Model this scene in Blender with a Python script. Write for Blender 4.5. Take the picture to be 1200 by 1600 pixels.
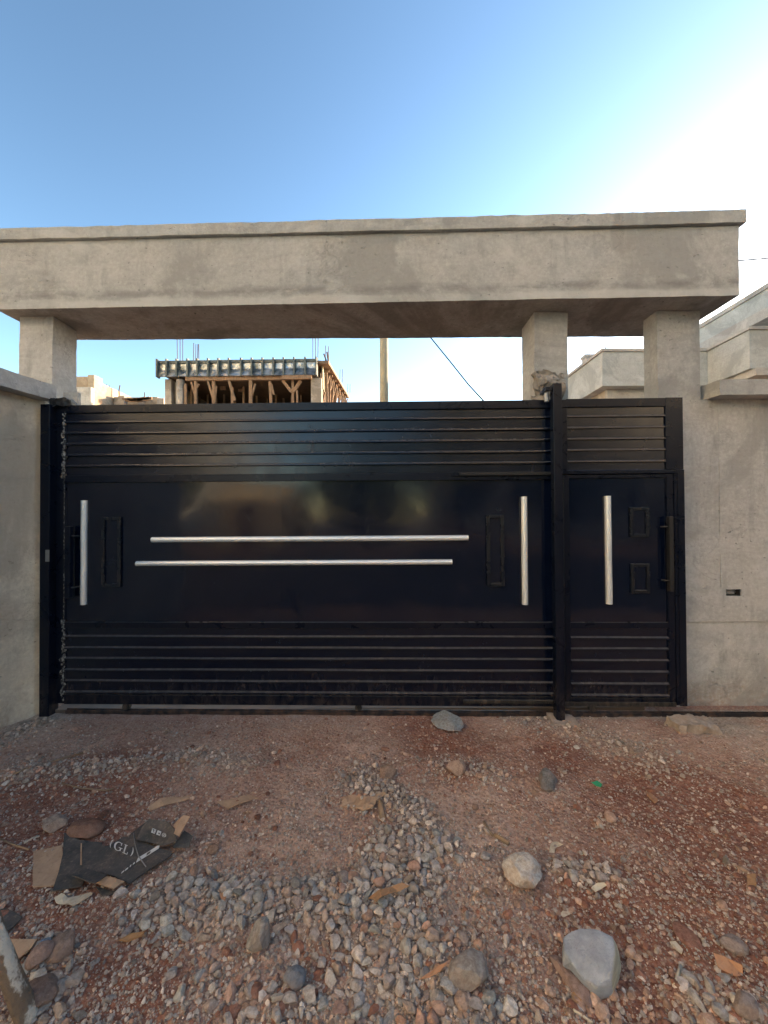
import bpy, bmesh, math, random
import numpy as np
from mathutils import Vector, Matrix, Euler

random.seed(7)
RNG = np.random.default_rng(11)
for o in list(bpy.data.objects):
    bpy.data.objects.remove(o, do_unlink=True)
SC = bpy.context.scene
COL = SC.collection

# ------------------------------------------------------------------ camera
F, EYE = 620.0, 1.6
PITCH, ROLL = 0.0113, 0.0050
cam_d = bpy.data.cameras.new('camera')
cam_d.sensor_fit = 'VERTICAL'
cam_d.sensor_height = 36.0
cam_d.lens = F / 1600.0 * 36.0
cam_d.clip_start, cam_d.clip_end = 0.05, 3000.0
cam = bpy.data.objects.new('camera', cam_d)
COL.objects.link(cam)
CAM_R = (Matrix.Rotation(math.pi / 2 + PITCH, 3, 'X') @ Matrix.Rotation(-ROLL, 3, 'Z'))
cam.matrix_world = Matrix.Translation((0, 0, EYE)) @ CAM_R.to_4x4()
SC.camera = cam

# ------------------------------------------------------------------ sky and sun
SUN_AZ, SUN_EL = math.radians(53.0), math.radians(13.0)
world = bpy.data.worlds.new('World')
SC.world = world
world.use_nodes = True
wn, wl = world.node_tree.nodes, world.node_tree.links
bg = wn['Background']
sky = wn.new('ShaderNodeTexSky')
sky.sky_type = 'NISHITA'
sky.sun_disc = False
sky.sun_elevation = SUN_EL
sky.sun_rotation = SUN_AZ
sky.altitude = 1500.0
sky.air_density = 1.15
sky.dust_density = 1.8
sky.ozone_density = 0.6
gam = wn.new('ShaderNodeGamma'); gam.inputs['Gamma'].default_value = 1.5
hsv = wn.new('ShaderNodeHueSaturation'); hsv.inputs['Saturation'].default_value = 0.95; hsv.inputs['Hue'].default_value = 0.492
wl.new(sky.outputs['Color'], gam.inputs['Color'])
wl.new(gam.outputs['Color'], hsv.inputs['Color'])
wl.new(hsv.outputs['Color'], bg.inputs['Color'])
bg.inputs['Strength'].default_value = 0.097

sun_d = bpy.data.lights.new('sun', 'SUN')
sun_d.energy = 5.0
sun_d.angle = math.radians(0.5)
sun_d.color = (1.0, 0.80, 0.57)
sun = bpy.data.objects.new('sun', sun_d)
COL.objects.link(sun)
SUN_DIR = Vector((math.sin(SUN_AZ) * math.cos(SUN_EL), math.cos(SUN_AZ) * math.cos(SUN_EL), math.sin(SUN_EL)))
sun.rotation_euler = SUN_DIR.to_track_quat('Z', 'Y').to_euler()
sun.location = (20, 15, 20)

vs = SC.view_settings
vs.view_transform = 'Standard'
vs.look = 'None'
vs.exposure = 1.58
vs.gamma = 1.0
vs.use_curve_mapping = False

# ------------------------------------------------------------------ helpers: picture -> place
def ray(px, py):
    d = CAM_R @ Vector(((px - 600.0) / F, (800.0 - py) / F, -1.0))
    return d

def P(px, py, Y):
    d = ray(px, py)
    k = Y / d.y
    return Vector((d.x * k, Y, EYE + d.z * k))

def GD(px, py, z=0.0):
    d = ray(px, py)
    k = (z - EYE) / d.z
    return Vector((d.x * k, d.y * k, z))

D0, TH = 3.25, 0.0215
def G(px, py, off=0.0):
    """point of the gate plane as (u, z); off = metres in front of it"""
    d = ray(px, py)
    n = Vector((math.sin(TH), math.cos(TH), 0))
    k = (D0 * math.cos(TH) - off) / (d.x * n.x + d.y * n.y)
    p = Vector((d.x * k, d.y * k - D0, 0))
    u = p.x * math.cos(TH) - p.y * math.sin(TH)
    return u, EYE + d.z * k

def GZ(a, b):
    return 0.5 * (G(160, a)[1] + G(850, b)[1])
def GU(px, py=860):
    return G(px, py)[0]

# ------------------------------------------------------------------ helpers: noise
def _hash(ix, iy, iz, seed):
    h = (ix.astype(np.uint64) * np.uint64(73856093)) ^ (iy.astype(np.uint64) * np.uint64(19349663)) ^ \
        (iz.astype(np.uint64) * np.uint64(83492791)) ^ np.uint64((seed * 2654435761) & 0xffffffff)
    h = (h ^ (h >> np.uint64(13))) * np.uint64(1274126177)
    h = h & np.uint64(0xffffffff)
    h = (h ^ (h >> np.uint64(16))) * np.uint64(2246822519)
    h = h & np.uint64(0xffffffff)
    return (h ^ (h >> np.uint64(15))).astype(np.float64) / 4294967295.0 * 2 - 1

def vnoise(p, scale, seed=0):
    q = p * scale + 4096.0
    i = np.floor(q).astype(np.int64)
    f = q - i
    w = f * f * (3 - 2 * f)
    r = 0
    for dx in (0, 1):
        for dy in (0, 1):
            for dz in (0, 1):
                wt = (w[:, 0] if dx else 1 - w[:, 0]) * (w[:, 1] if dy else 1 - w[:, 1]) * (w[:, 2] if dz else 1 - w[:, 2])
                r = r + wt * _hash(i[:, 0] + dx, i[:, 1] + dy, i[:, 2] + dz, seed)
    return r

def fbm(p, scale, octaves=4, seed=0):
    r, a, t = 0, 1.0, 0
    for k in range(octaves):
        r = r + a * vnoise(p, scale * 2 ** k, seed + k * 17)
        t += a
        a *= 0.5
    return r / t

# ------------------------------------------------------------------ helpers: objects
def link(o, parent=None):
    COL.objects.link(o)
    if parent is not None:
        o.parent = parent
    return o

def tag(o, label=None, cat=None, group=None, kind=None):
    if label: o['label'] = label
    if cat: o['category'] = cat
    if group: o['group'] = group
    if kind: o['kind'] = kind
    return o

def thing(name, label, cat, loc=(0, 0, 0), rz=0.0, group=None):
    o = bpy.data.objects.new(name, None)
    o.empty_display_size = 0.2
    o.location = loc
    o.rotation_euler = (0, 0, rz)
    link(o)
    return tag(o, label, cat, group)

def mesh_obj(name, verts, faces, mat, parent=None, smooth=False):
    me = bpy.data.meshes.new(name)
    me.from_pydata([tuple(v) for v in verts], [], faces)
    me.update()
    if smooth:
        me.polygons.foreach_set('use_smooth', [True] * len(me.polygons))
    if mat: me.materials.append(mat)
    o = bpy.data.objects.new(name, me)
    link(o, parent)
    return o

def np_mesh(name, V, Fc, mat, parent=None, smooth=False):
    """V (n,3) array, Fc (m,k) int array with constant k"""
    me = bpy.data.meshes.new(name)
    V = np.asarray(V, dtype=np.float32); Fc = np.asarray(Fc, dtype=np.int32)
    m, k = Fc.shape
    me.vertices.add(len(V)); me.vertices.foreach_set('co', V.ravel())
    me.loops.add(m * k); me.loops.foreach_set('vertex_index', Fc.ravel())
    me.polygons.add(m)
    me.polygons.foreach_set('loop_start', np.arange(0, m * k, k, dtype=np.int32))
    me.polygons.foreach_set('loop_total', np.full(m, k, dtype=np.int32))
    me.polygons.foreach_set('use_smooth', np.full(m, smooth, dtype=bool))
    me.update(calc_edges=True)
    me.validate()
    if mat: me.materials.append(mat)
    o = bpy.data.objects.new(name, me)
    link(o, parent)
    return o

BOXF = [(0, 1, 3, 2), (4, 6, 7, 5), (0, 4, 5, 1), (2, 3, 7, 6), (0, 2, 6, 4), (1, 5, 7, 3)]
class MB:
    def __init__(s): s.v, s.f = [], []
    def hexa(s, c):
        """c: 8 corners ordered x-major: (x0y0z0, x0y0z1, x0y1z0, x0y1z1, x1...)"""
        b = len(s.v); s.v += [tuple(p) for p in c]
        s.f += [tuple(b + i for i in f) for f in BOXF]
        return s
    def box(s, x0, x1, y0, y1, z0, z1):
        return s.hexa([(x, y, z) for x in (x0, x1) for y in (y0, y1) for z in (z0, z1)])
    def bar(s, a, b, w, h=None):
        a, b = Vector(a), Vector(b); h = h or w
        d = (b - a).normalized()
        up = Vector((0, 0, 1)) if abs(d.z) < .9 else Vector((0, 1, 0))
        sx = d.cross(up).normalized(); sy = sx.cross(d).normalized()
        return s.hexa([a + sx * (i * w / 2) * 1 + sy * (j * h / 2) + (b - a) * t for i in (-1, 1) for j in (-1, 1) for t in (0, 1)])
    def tube(s, pts, r, n=8, cap=True):
        pts = [Vector(p) for p in pts]
        rs = r if isinstance(r, (list, tuple)) else [r] * len(pts)
        b0 = len(s.v)
        for i, p in enumerate(pts):
            d = (pts[min(i + 1, len(pts) - 1)] - pts[max(i - 1, 0)]).normalized()
            up = Vector((0, 0, 1)) if abs(d.z) < .9 else Vector((0, 1, 0))
            sx = d.cross(up).normalized(); sy = sx.cross(d).normalized()
            for k in range(n):
                a = 2 * math.pi * k / n
                s.v.append(tuple(p + (sx * math.cos(a) + sy * math.sin(a)) * rs[i]))
        for i in range(len(pts) - 1):
            for k in range(n):
                a, c = b0 + i * n + k, b0 + i * n + (k + 1) % n
                s.f.append((a, c, c + n, a + n))
        if cap:
            s.f.append(tuple(b0 + k for k in range(n)))
            e = b0 + (len(pts) - 1) * n
            s.f.append(tuple(e + k for k in reversed(range(n))))
        return s
    def prism(s, poly, z0, z1):
        """poly: list of (x,y) ; vertical prism"""
        b = len(s.v); n = len(poly)
        s.v += [(p[0], p[1], z0) for p in poly] + [(p[0], p[1], z1) for p in poly]
        s.f.append(tuple(b + i for i in reversed(range(n)))); s.f.append(tuple(b + n + i for i in range(n)))
        for i in range(n):
            j = (i + 1) % n
            s.f.append((b + i, b + j, b + n + j, b + n + i))
        return s
    def build(s, name, mat, parent=None, bevel=0.0, smooth=False, seg=2):
        o = mesh_obj(name, s.v, s.f, mat, parent, smooth)
        bm = bmesh.new(); bm.from_mesh(o.data)
        bmesh.ops.recalc_face_normals(bm, faces=bm.faces)
        if bevel > 0:
            bmesh.ops.bevel(bm, geom=list(bm.edges), offset=bevel, segments=seg, profile=0.5, affect='EDGES', clamp_overlap=True)
        bm.to_mesh(o.data); bm.free(); o.data.update()
        return o

def rough_hexa(name, c8, res, amp, mat, parent=None, seed=0, smooth=True, freq=3.0, edge=1.0):
    """subdivided hexahedron whose surface is slightly uneven, for plastered concrete.
    c8 ordered as in MB.hexa; res = target cell size in metres"""
    c = [Vector(p) for p in c8]
    nx = max(1, min(160, round((c[4] - c[0]).length / res)))
    ny = max(1, min(160, round((c[2] - c[0]).length / res)))
    nz = max(1, min(160, round((c[1] - c[0]).length / res)))
    C = np.array([tuple(p) for p in c]).reshape(2, 2, 2, 3)
    idx, V, Fc = {}, [], []
    def vert(i, j, k):
        key = (i, j, k)
        if key not in idx:
            a, b, g = i / nx, j / ny, k / nz
            p = 0
            for x in (0, 1):
                for y in (0, 1):
                    for z in (0, 1):
                        p = p + C[x, y, z] * ((a if x else 1 - a) * (b if y else 1 - b) * (g if z else 1 - g))
            idx[key] = len(V); V.append(p)
        return idx[key]
    for i in range(nx):
        for j in range(ny):
            Fc.append((vert(i, j, 0), vert(i, j + 1, 0), vert(i + 1, j + 1, 0), vert(i + 1, j, 0)))
            Fc.append((vert(i, j, nz), vert(i + 1, j, nz), vert(i + 1, j + 1, nz), vert(i, j + 1, nz)))
    for i in range(nx):
        for k in range(nz):
            Fc.append((vert(i, 0, k), vert(i + 1, 0, k), vert(i + 1, 0, k + 1), vert(i, 0, k + 1)))
            Fc.append((vert(i, ny, k), vert(i, ny, k + 1), vert(i + 1, ny, k + 1), vert(i + 1, ny, k)))
    for j in range(ny):
        for k in range(nz):
            Fc.append((vert(0, j, k), vert(0, j, k + 1), vert(0, j + 1, k + 1), vert(0, j + 1, k)))
            Fc.append((vert(nx, j, k), vert(nx, j + 1, k), vert(nx, j + 1, k + 1), vert(nx, j, k + 1)))
    V = np.array(V)
    V0 = V.copy()
    for ax in range(3):
        V[:, ax] += amp * (fbm(V0, freq, 3, seed + 31 * ax) * 1.2 + edge * 0.55 * fbm(V0, 22.0, 2, seed + 7 + 31 * ax))
    o = np_mesh(name, V, Fc, mat, parent, smooth=False)
    if smooth:
        me = o.data
        me.polygons.foreach_set('use_smooth', [True] * len(me.polygons))
        me.set_sharp_from_angle(angle=math.radians(40))
    return o

def hexbox(x0, x1, y0, y1, z0, z1):
    return [(x, y, z) for x in (x0, x1) for y in (y0, y1) for z in (z0, z1)]

# ------------------------------------------------------------------ helpers: materials
class NT:
    def __init__(s, name):
        s.m = bpy.data.materials.new(name); s.m.use_nodes = True
        s.n, s.l = s.m.node_tree.nodes, s.m.node_tree.links
        s.b = s.n['Principled BSDF']
        s.pos = s.n.new('ShaderNodeNewGeometry').outputs['Position']
    def node(s, t, **kw):
        n = s.n.new(t)
        for k, v in kw.items(): setattr(n, k, v)
        return n
    def put(s, sock, v):
        if isinstance(v, bpy.types.NodeSocket): s.l.new(v, sock)
        else:
            if sock.type == 'RGBA' and isinstance(v, (tuple, list)) and len(v) == 3: v = (*v, 1)
            sock.default_value = v
    def mapping(s, scale, vec=None, loc=(0, 0, 0), rot=(0, 0, 0)):
        n = s.node('ShaderNodeMapping'); s.put(n.inputs['Vector'], vec or s.pos)
        n.inputs['Scale'].default_value = scale; n.inputs['Location'].default_value = loc; n.inputs['Rotation'].default_value = rot
        return n.outputs[0]
    def noise(s, scale, detail=4, rough=.55, vec=None, dist=0.0):
        n = s.node('ShaderNodeTexNoise'); s.put(n.inputs['Vector'], vec or s.pos)
        n.inputs['Scale'].default_value = scale; n.inputs['Detail'].default_value = detail
        n.inputs['Roughness'].default_value = rough; n.inputs['Distortion'].default_value = dist
        return n.outputs['Fac']
    def voro(s, scale, vec=None, out='Distance', feature='F1', rand=1.0):
        n = s.node('ShaderNodeTexVoronoi', feature=feature); s.put(n.inputs['Vector'], vec or s.pos)
        n.inputs['Scale'].default_value = scale; n.inputs['Randomness'].default_value = rand
        return n.outputs[out]
    def ramp(s, fac, a, b, ca=0.0, cb=1.0):
        n = s.node('ShaderNodeMapRange'); n.clamp = True
        s.put(n.inputs['Value'], fac)
        n.inputs['From Min'].default_value = a; n.inputs['From Max'].default_value = b
        n.inputs['To Min'].default_value = ca; n.inputs['To Max'].default_value = cb
        return n.outputs[0]
    def math(s, op, a, b=0.0):
        n = s.node('ShaderNodeMath', operation=op); s.put(n.inputs[0], a); s.put(n.inputs[1], b)
        return n.outputs[0]
    def mix(s, fac, a, b, mode='MIX'):
        n = s.node('ShaderNodeMix', data_type='RGBA', blend_type=mode)
        s.put(n.inputs[0], fac); s.put(n.inputs[6], a); s.put(n.inputs[7], b)
        return n.outputs[2]
    def bump(s, h, strength=.5, dist=.01, normal=None):
        n = s.node('ShaderNodeBump'); s.put(n.inputs['Height'], h)
        n.inputs['Strength'].default_value = strength; n.inputs['Distance'].default_value = dist
        if normal is not None: s.l.new(normal, n.inputs['Normal'])
        return n.outputs[0]
    def sep(s, v=None):
        n = s.node('ShaderNodeSeparateXYZ'); s.put(n.inputs[0], v or s.pos); return n.outputs
    def attr(s, name, out='Fac'):
        n = s.node('ShaderNodeAttribute', attribute_name=name); return n.outputs[out]
    def objcolor(s):
        return s.node('ShaderNodeObjectInfo').outputs['Color']
    def done(s, color=None, rough=None, normal=None, metallic=None, spec=None):
        if color is not None: s.put(s.b.inputs['Base Color'], color)
        if rough is not None: s.put(s.b.inputs['Roughness'], rough)
        if metallic is not None: s.put(s.b.inputs['Metallic'], metallic)
        if spec is not None: s.put(s.b.inputs['Specular IOR Level'], spec)
        if normal is not None: s.l.new(normal, s.b.inputs['Normal'])
        return s.m

def plaster(name, light, mid, dark, streak=.5, pit=.5, bumpd=.012, drip=None, band=None):
    t = NT(name)
    a = t.noise(0.9, 6, .6)
    b = t.noise(5.0, 6, .62, t.mapping((1.0, 1.0, 1.7)))
    c = t.noise(34.0, 5, .65)
    d = t.noise(7.0, 5, .6, t.mapping((1.3, 1.3, .28)))
    h = t.noise(4.0, 5, .6, t.mapping((.5, .5, 3.6)), dist=.6)
    col = t.mix(t.ramp(a, .36, .64), mid, light)
    col = t.mix(t.ramp(b, .46, .68, 0, .5), col, dark)
    g = t.noise(95.0, 4, .7, t.mapping((1, 1, 1.3)))
    col = t.mix(t.ramp(g, .56, .72, 0, .22), col, tuple(x * .5 for x in dark))
    col = t.mix(t.ramp(g, .28, .42, .2, 0), col, tuple(min(1, x * 1.35) for x in light))
    col = t.mix(t.ramp(c, .48, .72, 0, .25), col, tuple(x * .6 for x in dark))
    col = t.mix(t.ramp(c, .34, .46, .35, 0), col, tuple(min(1, x * 1.22) for x in light))
    col = t.mix(t.ramp(d, .54, .74, 0, streak), col, tuple(x * .72 for x in dark))
    col = t.mix(t.ramp(h, .54, .72, 0, .35), col, tuple(x * 1.12 for x in light))
    pits = t.noise(26, 2, .5, t.mapping((1, 1, 1.6), loc=(3, 1, 7)))
    pm = t.ramp(pits, .70, .76)
    col = t.mix(t.math('MULTIPLY', pm, pit), col, tuple(x * .3 for x in dark))
    zs_ = t.sep()[2]
    spl = t.math('MULTIPLY', t.ramp(t.math('ADD', zs_, t.math('MULTIPLY', t.math('SUBTRACT', b, .5), .35)), .03, .26, 1, 0), t.ramp(c, .35, .6, .35, 1))
    col = t.mix(t.math('MULTIPLY', spl, .6), col, (.33, .225, .165))
    if drip:
        xyz = t.sep()
        y0, z0, z1 = drip
        wob = t.math('MULTIPLY', t.math('SUBTRACT', t.noise(4.0, 4), .5), .22)
        dd = t.math('ABSOLUTE', t.math('SUBTRACT', t.math('ADD', xyz[1], wob), y0))
        w = t.ramp(dd, .015, .075, 1, 0)
        zz = t.math('MULTIPLY', t.ramp(xyz[2], z0, z0 + .25), t.ramp(xyz[2], z1 - .3, z1, 1, 0))
        col = t.mix(t.math('MULTIPLY', t.math('MULTIPLY', w, zz), .62), col, tuple(x * .62 for x in dark))
    e = t.noise(2.0, 7, .62, t.mapping((1, 1, 1.6), loc=(5, 2, 9)), dist=1.6)
    line = t.ramp(t.math('ABSOLUTE', t.math('SUBTRACT', e, .5)), .0, .022, 1, 0)
    lm = t.math('MULTIPLY', line, t.ramp(t.noise(1.7, 3), .48, .62))
    col = t.mix(t.math('MULTIPLY', lm, .22), col, tuple(x * .5 for x in dark))
    big = t.noise(.55, 7, .66, t.mapping((1, 1, 1.2), loc=(11, 4, 1)), dist=.8)
    col = t.mix(t.ramp(big, .52, .58, 0, .7), col, tuple(x * .92 for x in dark))
    col = t.mix(t.ramp(big, .36, .43, .75, 0), col, tuple(min(1, x * 1.18) for x in light))
    if band:
        zz = t.math('ADD', t.sep()[2], t.math('MULTIPLY', t.math('SUBTRACT', h, .5), .09))
        gr = t.math('MULTIPLY', t.ramp(t.math('ABSOLUTE', t.math('SUBTRACT', zz, band + .105)), .005, .05, 1, 0), t.ramp(b, .36, .56))
        col = t.mix(t.math('MULTIPLY', gr, .6), col, tuple(x * .62 for x in dark))
        pl = t.math('MULTIPLY', t.ramp(zz, band + .05, band + .075, 1, 0), t.ramp(a, .38, .55, .15, 1))
        col = t.mix(t.math('MULTIPLY', pl, .55), col, tuple(x * 1.2 for x in light))
    hgt = t.math('ADD', t.math('MULTIPLY', b, 1.0), t.math('ADD', t.math('MULTIPLY', c, .42), t.math('MULTIPLY', pm, -.5)))
    fine = t.noise(130.0, 3, .6)
    hgt = t.math('ADD', hgt, t.math('MULTIPLY', fine, .16))
    hgt = t.math('ADD', hgt, t.math('MULTIPLY', lm, -.25))
    return t.done(col, t.ramp(c, .3, .7, .82, .95), t.bump(hgt, .9, bumpd), spec=.25)

M = {}
M['plaster'] = plaster('grey_cement_plaster', (.445, .45, .432), (.40, .405, .39), (.305, .31, .296))
M['plaster_warm'] = plaster('tan_cement_plaster', (.62, .58, .475), (.56, .52, .425), (.44, .40, .325), streak=.6, drip=(2.95, .45, 1.95))
M['plaster_side'] = plaster('pale_cement_plaster', (.48, .482, .465), (.43, .432, .415), (.33, .33, .312), streak=.7)
M['plaster_beam'] = plaster('grey_beam_plaster', (.445, .45, .432), (.40, .405, .39), (.305, .31, .296), band=P(600, 472, 3.2).z)
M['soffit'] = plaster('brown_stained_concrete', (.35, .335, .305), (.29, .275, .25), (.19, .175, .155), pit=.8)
M['house_plaster'] = plaster('blue_grey_house_plaster', (.47, .50, .49), (.40, .43, .43), (.32, .345, .34), streak=.3, pit=.1)
M['house_trim'] = plaster('house_trim_plaster', (.46, .45, .42), (.40, .39, .37), (.32, .31, .29), streak=.3, pit=.1)
M['house_cream'] = plaster('cream_house_plaster', (.52, .46, .37), (.46, .41, .33), (.36, .31, .25), streak=.3, pit=.1)
M['bounce_cream'] = plaster('bounce_block_cream', (.74, .69, .58), (.70, .65, .54), (.60, .55, .46), streak=.2, pit=.1)  # pale cream, brightened so the added blocks bounce more light
M['ochre_paint'] = plaster('ochre_wall_paint', (.74, .58, .36), (.68, .53, .32), (.56, .42, .26), streak=.2, pit=.1)
M['bare_block'] = plaster('bare_block_wall', (.42, .36, .27), (.36, .30, .22), (.25, .20, .15), streak=.4, pit=.3)
M['raw_concrete'] = plaster('raw_concrete', (.42, .39, .34), (.34, .31, .27), (.22, .195, .165), pit=.6)

def gate_paint(name, base=(.003, .006, .017), rough=(.06, .14), wav=.0016, dust=.4, ledge_dust=.3, spec=.5):
    t = NT(name)
    lo = t.noise(1.1, 3, .5)
    sm = t.noise(6.0, 6, .65, dist=.8)
    scr = t.noise(22.0, 6, .7, t.mapping((1.0, 1.0, .35)))
    spk = t.noise(60.0, 3, .6)
    msk = t.math('MULTIPLY', t.ramp(sm, .58, .74), t.ramp(scr, .54, .70))
    col = t.mix(t.math('MULTIPLY', msk, dust), base, (.036, .040, .047))
    speck = t.math('MULTIPLY', t.ramp(spk, .72, .76), t.ramp(sm, .5, .6))
    col = t.mix(t.math('MULTIPLY', speck, .5), col, (.22, .21, .19))
    xyz = t.sep()
    lowd = t.math('MULTIPLY', t.ramp(xyz[2], .04, .38, 1, 0), t.ramp(scr, .45, .65))
    col = t.mix(t.math('MULTIPLY', lowd, dust), col, (.10, .075, .06))
    nz = t.sep(t.node('ShaderNodeNewGeometry').outputs['Normal'])[2]
    ledge = t.math('MULTIPLY', t.ramp(nz, .35, .75), t.ramp(scr, .25, .6, .45, 1))
    col = t.mix(t.math('MULTIPLY', ledge, ledge_dust), col, (.24, .225, .205))
    r = t.math('ADD', t.ramp(sm, .3, .7, rough[0], rough[1]), t.math('MULTIPLY', msk, .25))
    nb = t.bump(t.noise(1.6, 2, .4), .5, wav * 6)
    nb = t.bump(t.noise(90, 3), .04, .002, nb)
    return t.done(col, r, nb, spec=spec)
M['gate'] = gate_paint('black_gate_paint', spec=.5)
M['gate_slat'] = gate_paint('black_slat_paint', rough=(.16, .28), wav=.001, dust=.35, ledge_dust=.35, spec=.45)
M['gate_frame'] = gate_paint('black_frame_paint', (.003, .0055, .014), (.22, .4), .001, dust=.4, spec=.25)
M['gate_strip'] = gate_paint('black_strip_paint', (.008, .010, .015), (.2, .35), .001, dust=.2, spec=.5)
M['gate_worn'] = gate_paint('worn_black_paint', (.016, .016, .017), (.4, .6), .001, dust=.9, spec=.35)

t = NT('brushed_silver_tube')
M['silver'] = t.done(t.mix(t.ramp(t.noise(14, 3, .5), .4, .7, 0, .35), (.84, .86, .84), (.74, .74, .70)), t.ramp(t.noise(9, 3), .3, .7, .36, .46), metallic=.55)
t = NT('weld_metal')
M['weld'] = t.done(t.mix(t.ramp(t.noise(45, 4), .45, .65), (.035, .035, .036), (.42, .41, .38)), .55, t.bump(t.noise(120, 3), .6, .004), metallic=.3)
t = NT('rail_steel')
M['rail'] = t.done(t.mix(t.ramp(t.noise(14, 5), .42, .66), (.022, .022, .026), (.12, .075, .055)), .5, metallic=.35)
t = NT('galvanised_plate')
M['zinc'] = t.done(t.mix(t.noise(30, 3), (.35, .36, .36), (.22, .22, .22)), .45, metallic=.6)

def timber(name, a, b, c):
    t = NT(name)
    g = t.noise(6, 6, .65, t.mapping((3, 3, .6)))
    f = t.noise(3, 4)
    return t.done(t.mix(t.ramp(f, .5, .72, 0, .6), t.mix(t.ramp(g, .35, .65), a, b), c), .85, t.bump(g, .4, .01), spec=.2)
M['timber'] = timber('raw_formwork_timber', (.28, .19, .125), (.19, .13, .085), (.09, .065, .048))
M['timber_pale'] = timber('pale_pole_timber', (.36, .33, .24), (.28, .26, .19), (.18, .165, .12))
M['timber_shaded'] = timber('shaded_formwork_board', (.13, .09, .06), (.09, .06, .042), (.05, .035, .025))  # darkened timber copy: the interior's shade is put into its colour
t = NT('steel_formwork')
M['formwork'] = t.done(t.mix(t.ramp(t.noise(2.2, 5), .4, .65), (.42, .45, .45), (.10, .12, .125)), t.ramp(t.noise(4, 3), .3, .7, .22, .45), t.bump(t.noise(2.5, 2), .7, .08), metallic=.75)
t = NT('formwork_green')
M['formwork_rib'] = t.done(t.mix(t.ramp(t.noise(6, 5), .4, .65), (.11, .135, .13), (.06, .07, .07)), .6, metallic=.2)
t = NT('rebar_steel')
M['rebar'] = t.done(t.mix(t.noise(12, 3), (.06, .05, .05), (.12, .08, .06)), .7, metallic=.3)
t = NT('dark_void'); M['dark'] = t.done((.025, .023, .022), .9)
t = NT('cable_rubber'); M['cable'] = t.done((.016, .015, .014), .95, spec=.05)
t = NT('window_glass'); M['glass'] = t.done((.03, .04, .05), .08, spec=.6)

def stone_mat(name, colnode):
    t = NT(name)
    base = colnode(t)
    obj = t.node('ShaderNodeTexCoord').outputs['Object']
    n1 = t.noise(9, 6, .65, t.mapping((1, 1, 1)))
    n2 = t.noise(55, 5, .7)
    n3 = t.noise(170, 3, .65)
    col = t.mix(t.ramp(n2, .40, .60, .0, .7), base, t.mix(1.0, base, (.45, .41, .38), 'MULTIPLY'))
    col = t.mix(t.ramp(n3, .58, .72, 0, .4), col, t.mix(.5, base, (.55, .52, .48)))
    nz = t.node('ShaderNodeNewGeometry').outputs['Normal']
    z = t.sep(nz)[2]
    dust = t.math('MULTIPLY', t.ramp(z, -.4, .9, .75, .22), t.ramp(n1, .36, .60))
    col = t.mix(t.math('MULTIPLY', dust, .9), col, (.39, .275, .215))
    return t.done(col, .9, t.bump(t.math('ADD', n2, t.math('MULTIPLY', n3, .5)), .8, .006), spec=.2)
M['stone'] = stone_mat('field_stone', lambda t: t.objcolor())
M['gravel'] = stone_mat('gravel_stone', lambda t: t.attr('tint', 'Color'))

# ground: red soil with dust, cement spill and grey grit; the masks are painted per vertex from the lie of the land
t = NT('red_soil')
n_big, n_mid, n_fin, n_gr = t.noise(1.5, 6, .6), t.noise(9, 6, .65), t.noise(70, 5, .7), t.noise(240, 3, .7)
red = t.mix(t.ramp(n_mid, .35, .65), (.25, .108, .072), (.33, .165, .118))
dusty = t.mix(t.ramp(n_mid, .38, .66), (.54, .39, .305), (.62, .485, .395))
col = t.mix(t.math('MULTIPLY', t.attr('red'), .96), dusty, red)
cem = t.mix(t.ramp(n_mid, .35, .65), (.50, .45, .38), (.39, .335, .28))
col = t.mix(t.ramp(t.math('ADD', t.attr('cement'), t.math('MULTIPLY', t.math('SUBTRACT', n_mid, .5), .9)), .35, .75), col, cem)
grv = t.mix(t.ramp(n_fin, .35, .65), (.32, .285, .25), (.22, .185, .16))
col = t.mix(t.math('MULTIPLY', t.ramp(t.math('ADD', t.attr('gravel'), t.math('SUBTRACT', n_mid, .5)), .3, .8), .75), col, grv)
col = t.mix(t.ramp(n_fin, .44, .60, 0, .7), col, t.mix(1.0, col, (.62, .51, .46), 'MULTIPLY'))
cv = t.voro(42.0, t.mapping((1, 1, 1)), 'Color'); cvd = t.voro(42.0)
col = t.mix(t.math('MULTIPLY', t.ramp(cvd, .25, .5, 1, 0), t.ramp(t.sep(cv)[0], .45, .9, 0, .6)), col, t.mix(t.sep(cv)[1], (.50, .40, .33), (.26, .17, .13)))
col = t.mix(t.ramp(n_fin, .30, .42, .3, 0), col, t.mix(.5, col, (.42, .34, .29)))
vd = t.voro(150.0)
vc = t.voro(150.0, out='Color')
vs_ = t.sep(vc)
speck = t.math('MULTIPLY', t.ramp(vd, .30, .38, 1, 0), t.ramp(vs_[0], .78, .80))
col = t.mix(t.math('MULTIPLY', speck, .75), col, t.mix(vs_[1], (.45, .40, .36), (.24, .19, .17)))
col = t.mix(t.ramp(t.noise(26, 6, .72), .50, .66, 0, .55), col, t.mix(1.0, col, (.60, .50, .45), 'MULTIPLY'))
col = t.mix(t.ramp(t.noise(33, 6, .72, t.mapping((1, 1, 1), loc=(7, 3, 0))), .56, .68, 0, .6), col, (.56, .47, .39))
hgt = t.math('ADD', t.math('MULTIPLY', t.ramp(cvd, .1, .6, .7, 0), 1.0), t.math('ADD', t.math('MULTIPLY', n_fin, .7), t.math('ADD', t.math('MULTIPLY', n_gr, .2), t.math('MULTIPLY', speck, .25))))
M['soil'] = t.done(col, .95, t.bump(hgt, 1.0, .012), spec=.15)
t = NT('yard_concrete')
M['yard'] = t.done(t.mix(t.ramp(t.noise(3, 6), .35, .65), (.17, .13, .10), (.11, .085, .07)), .9)

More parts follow.
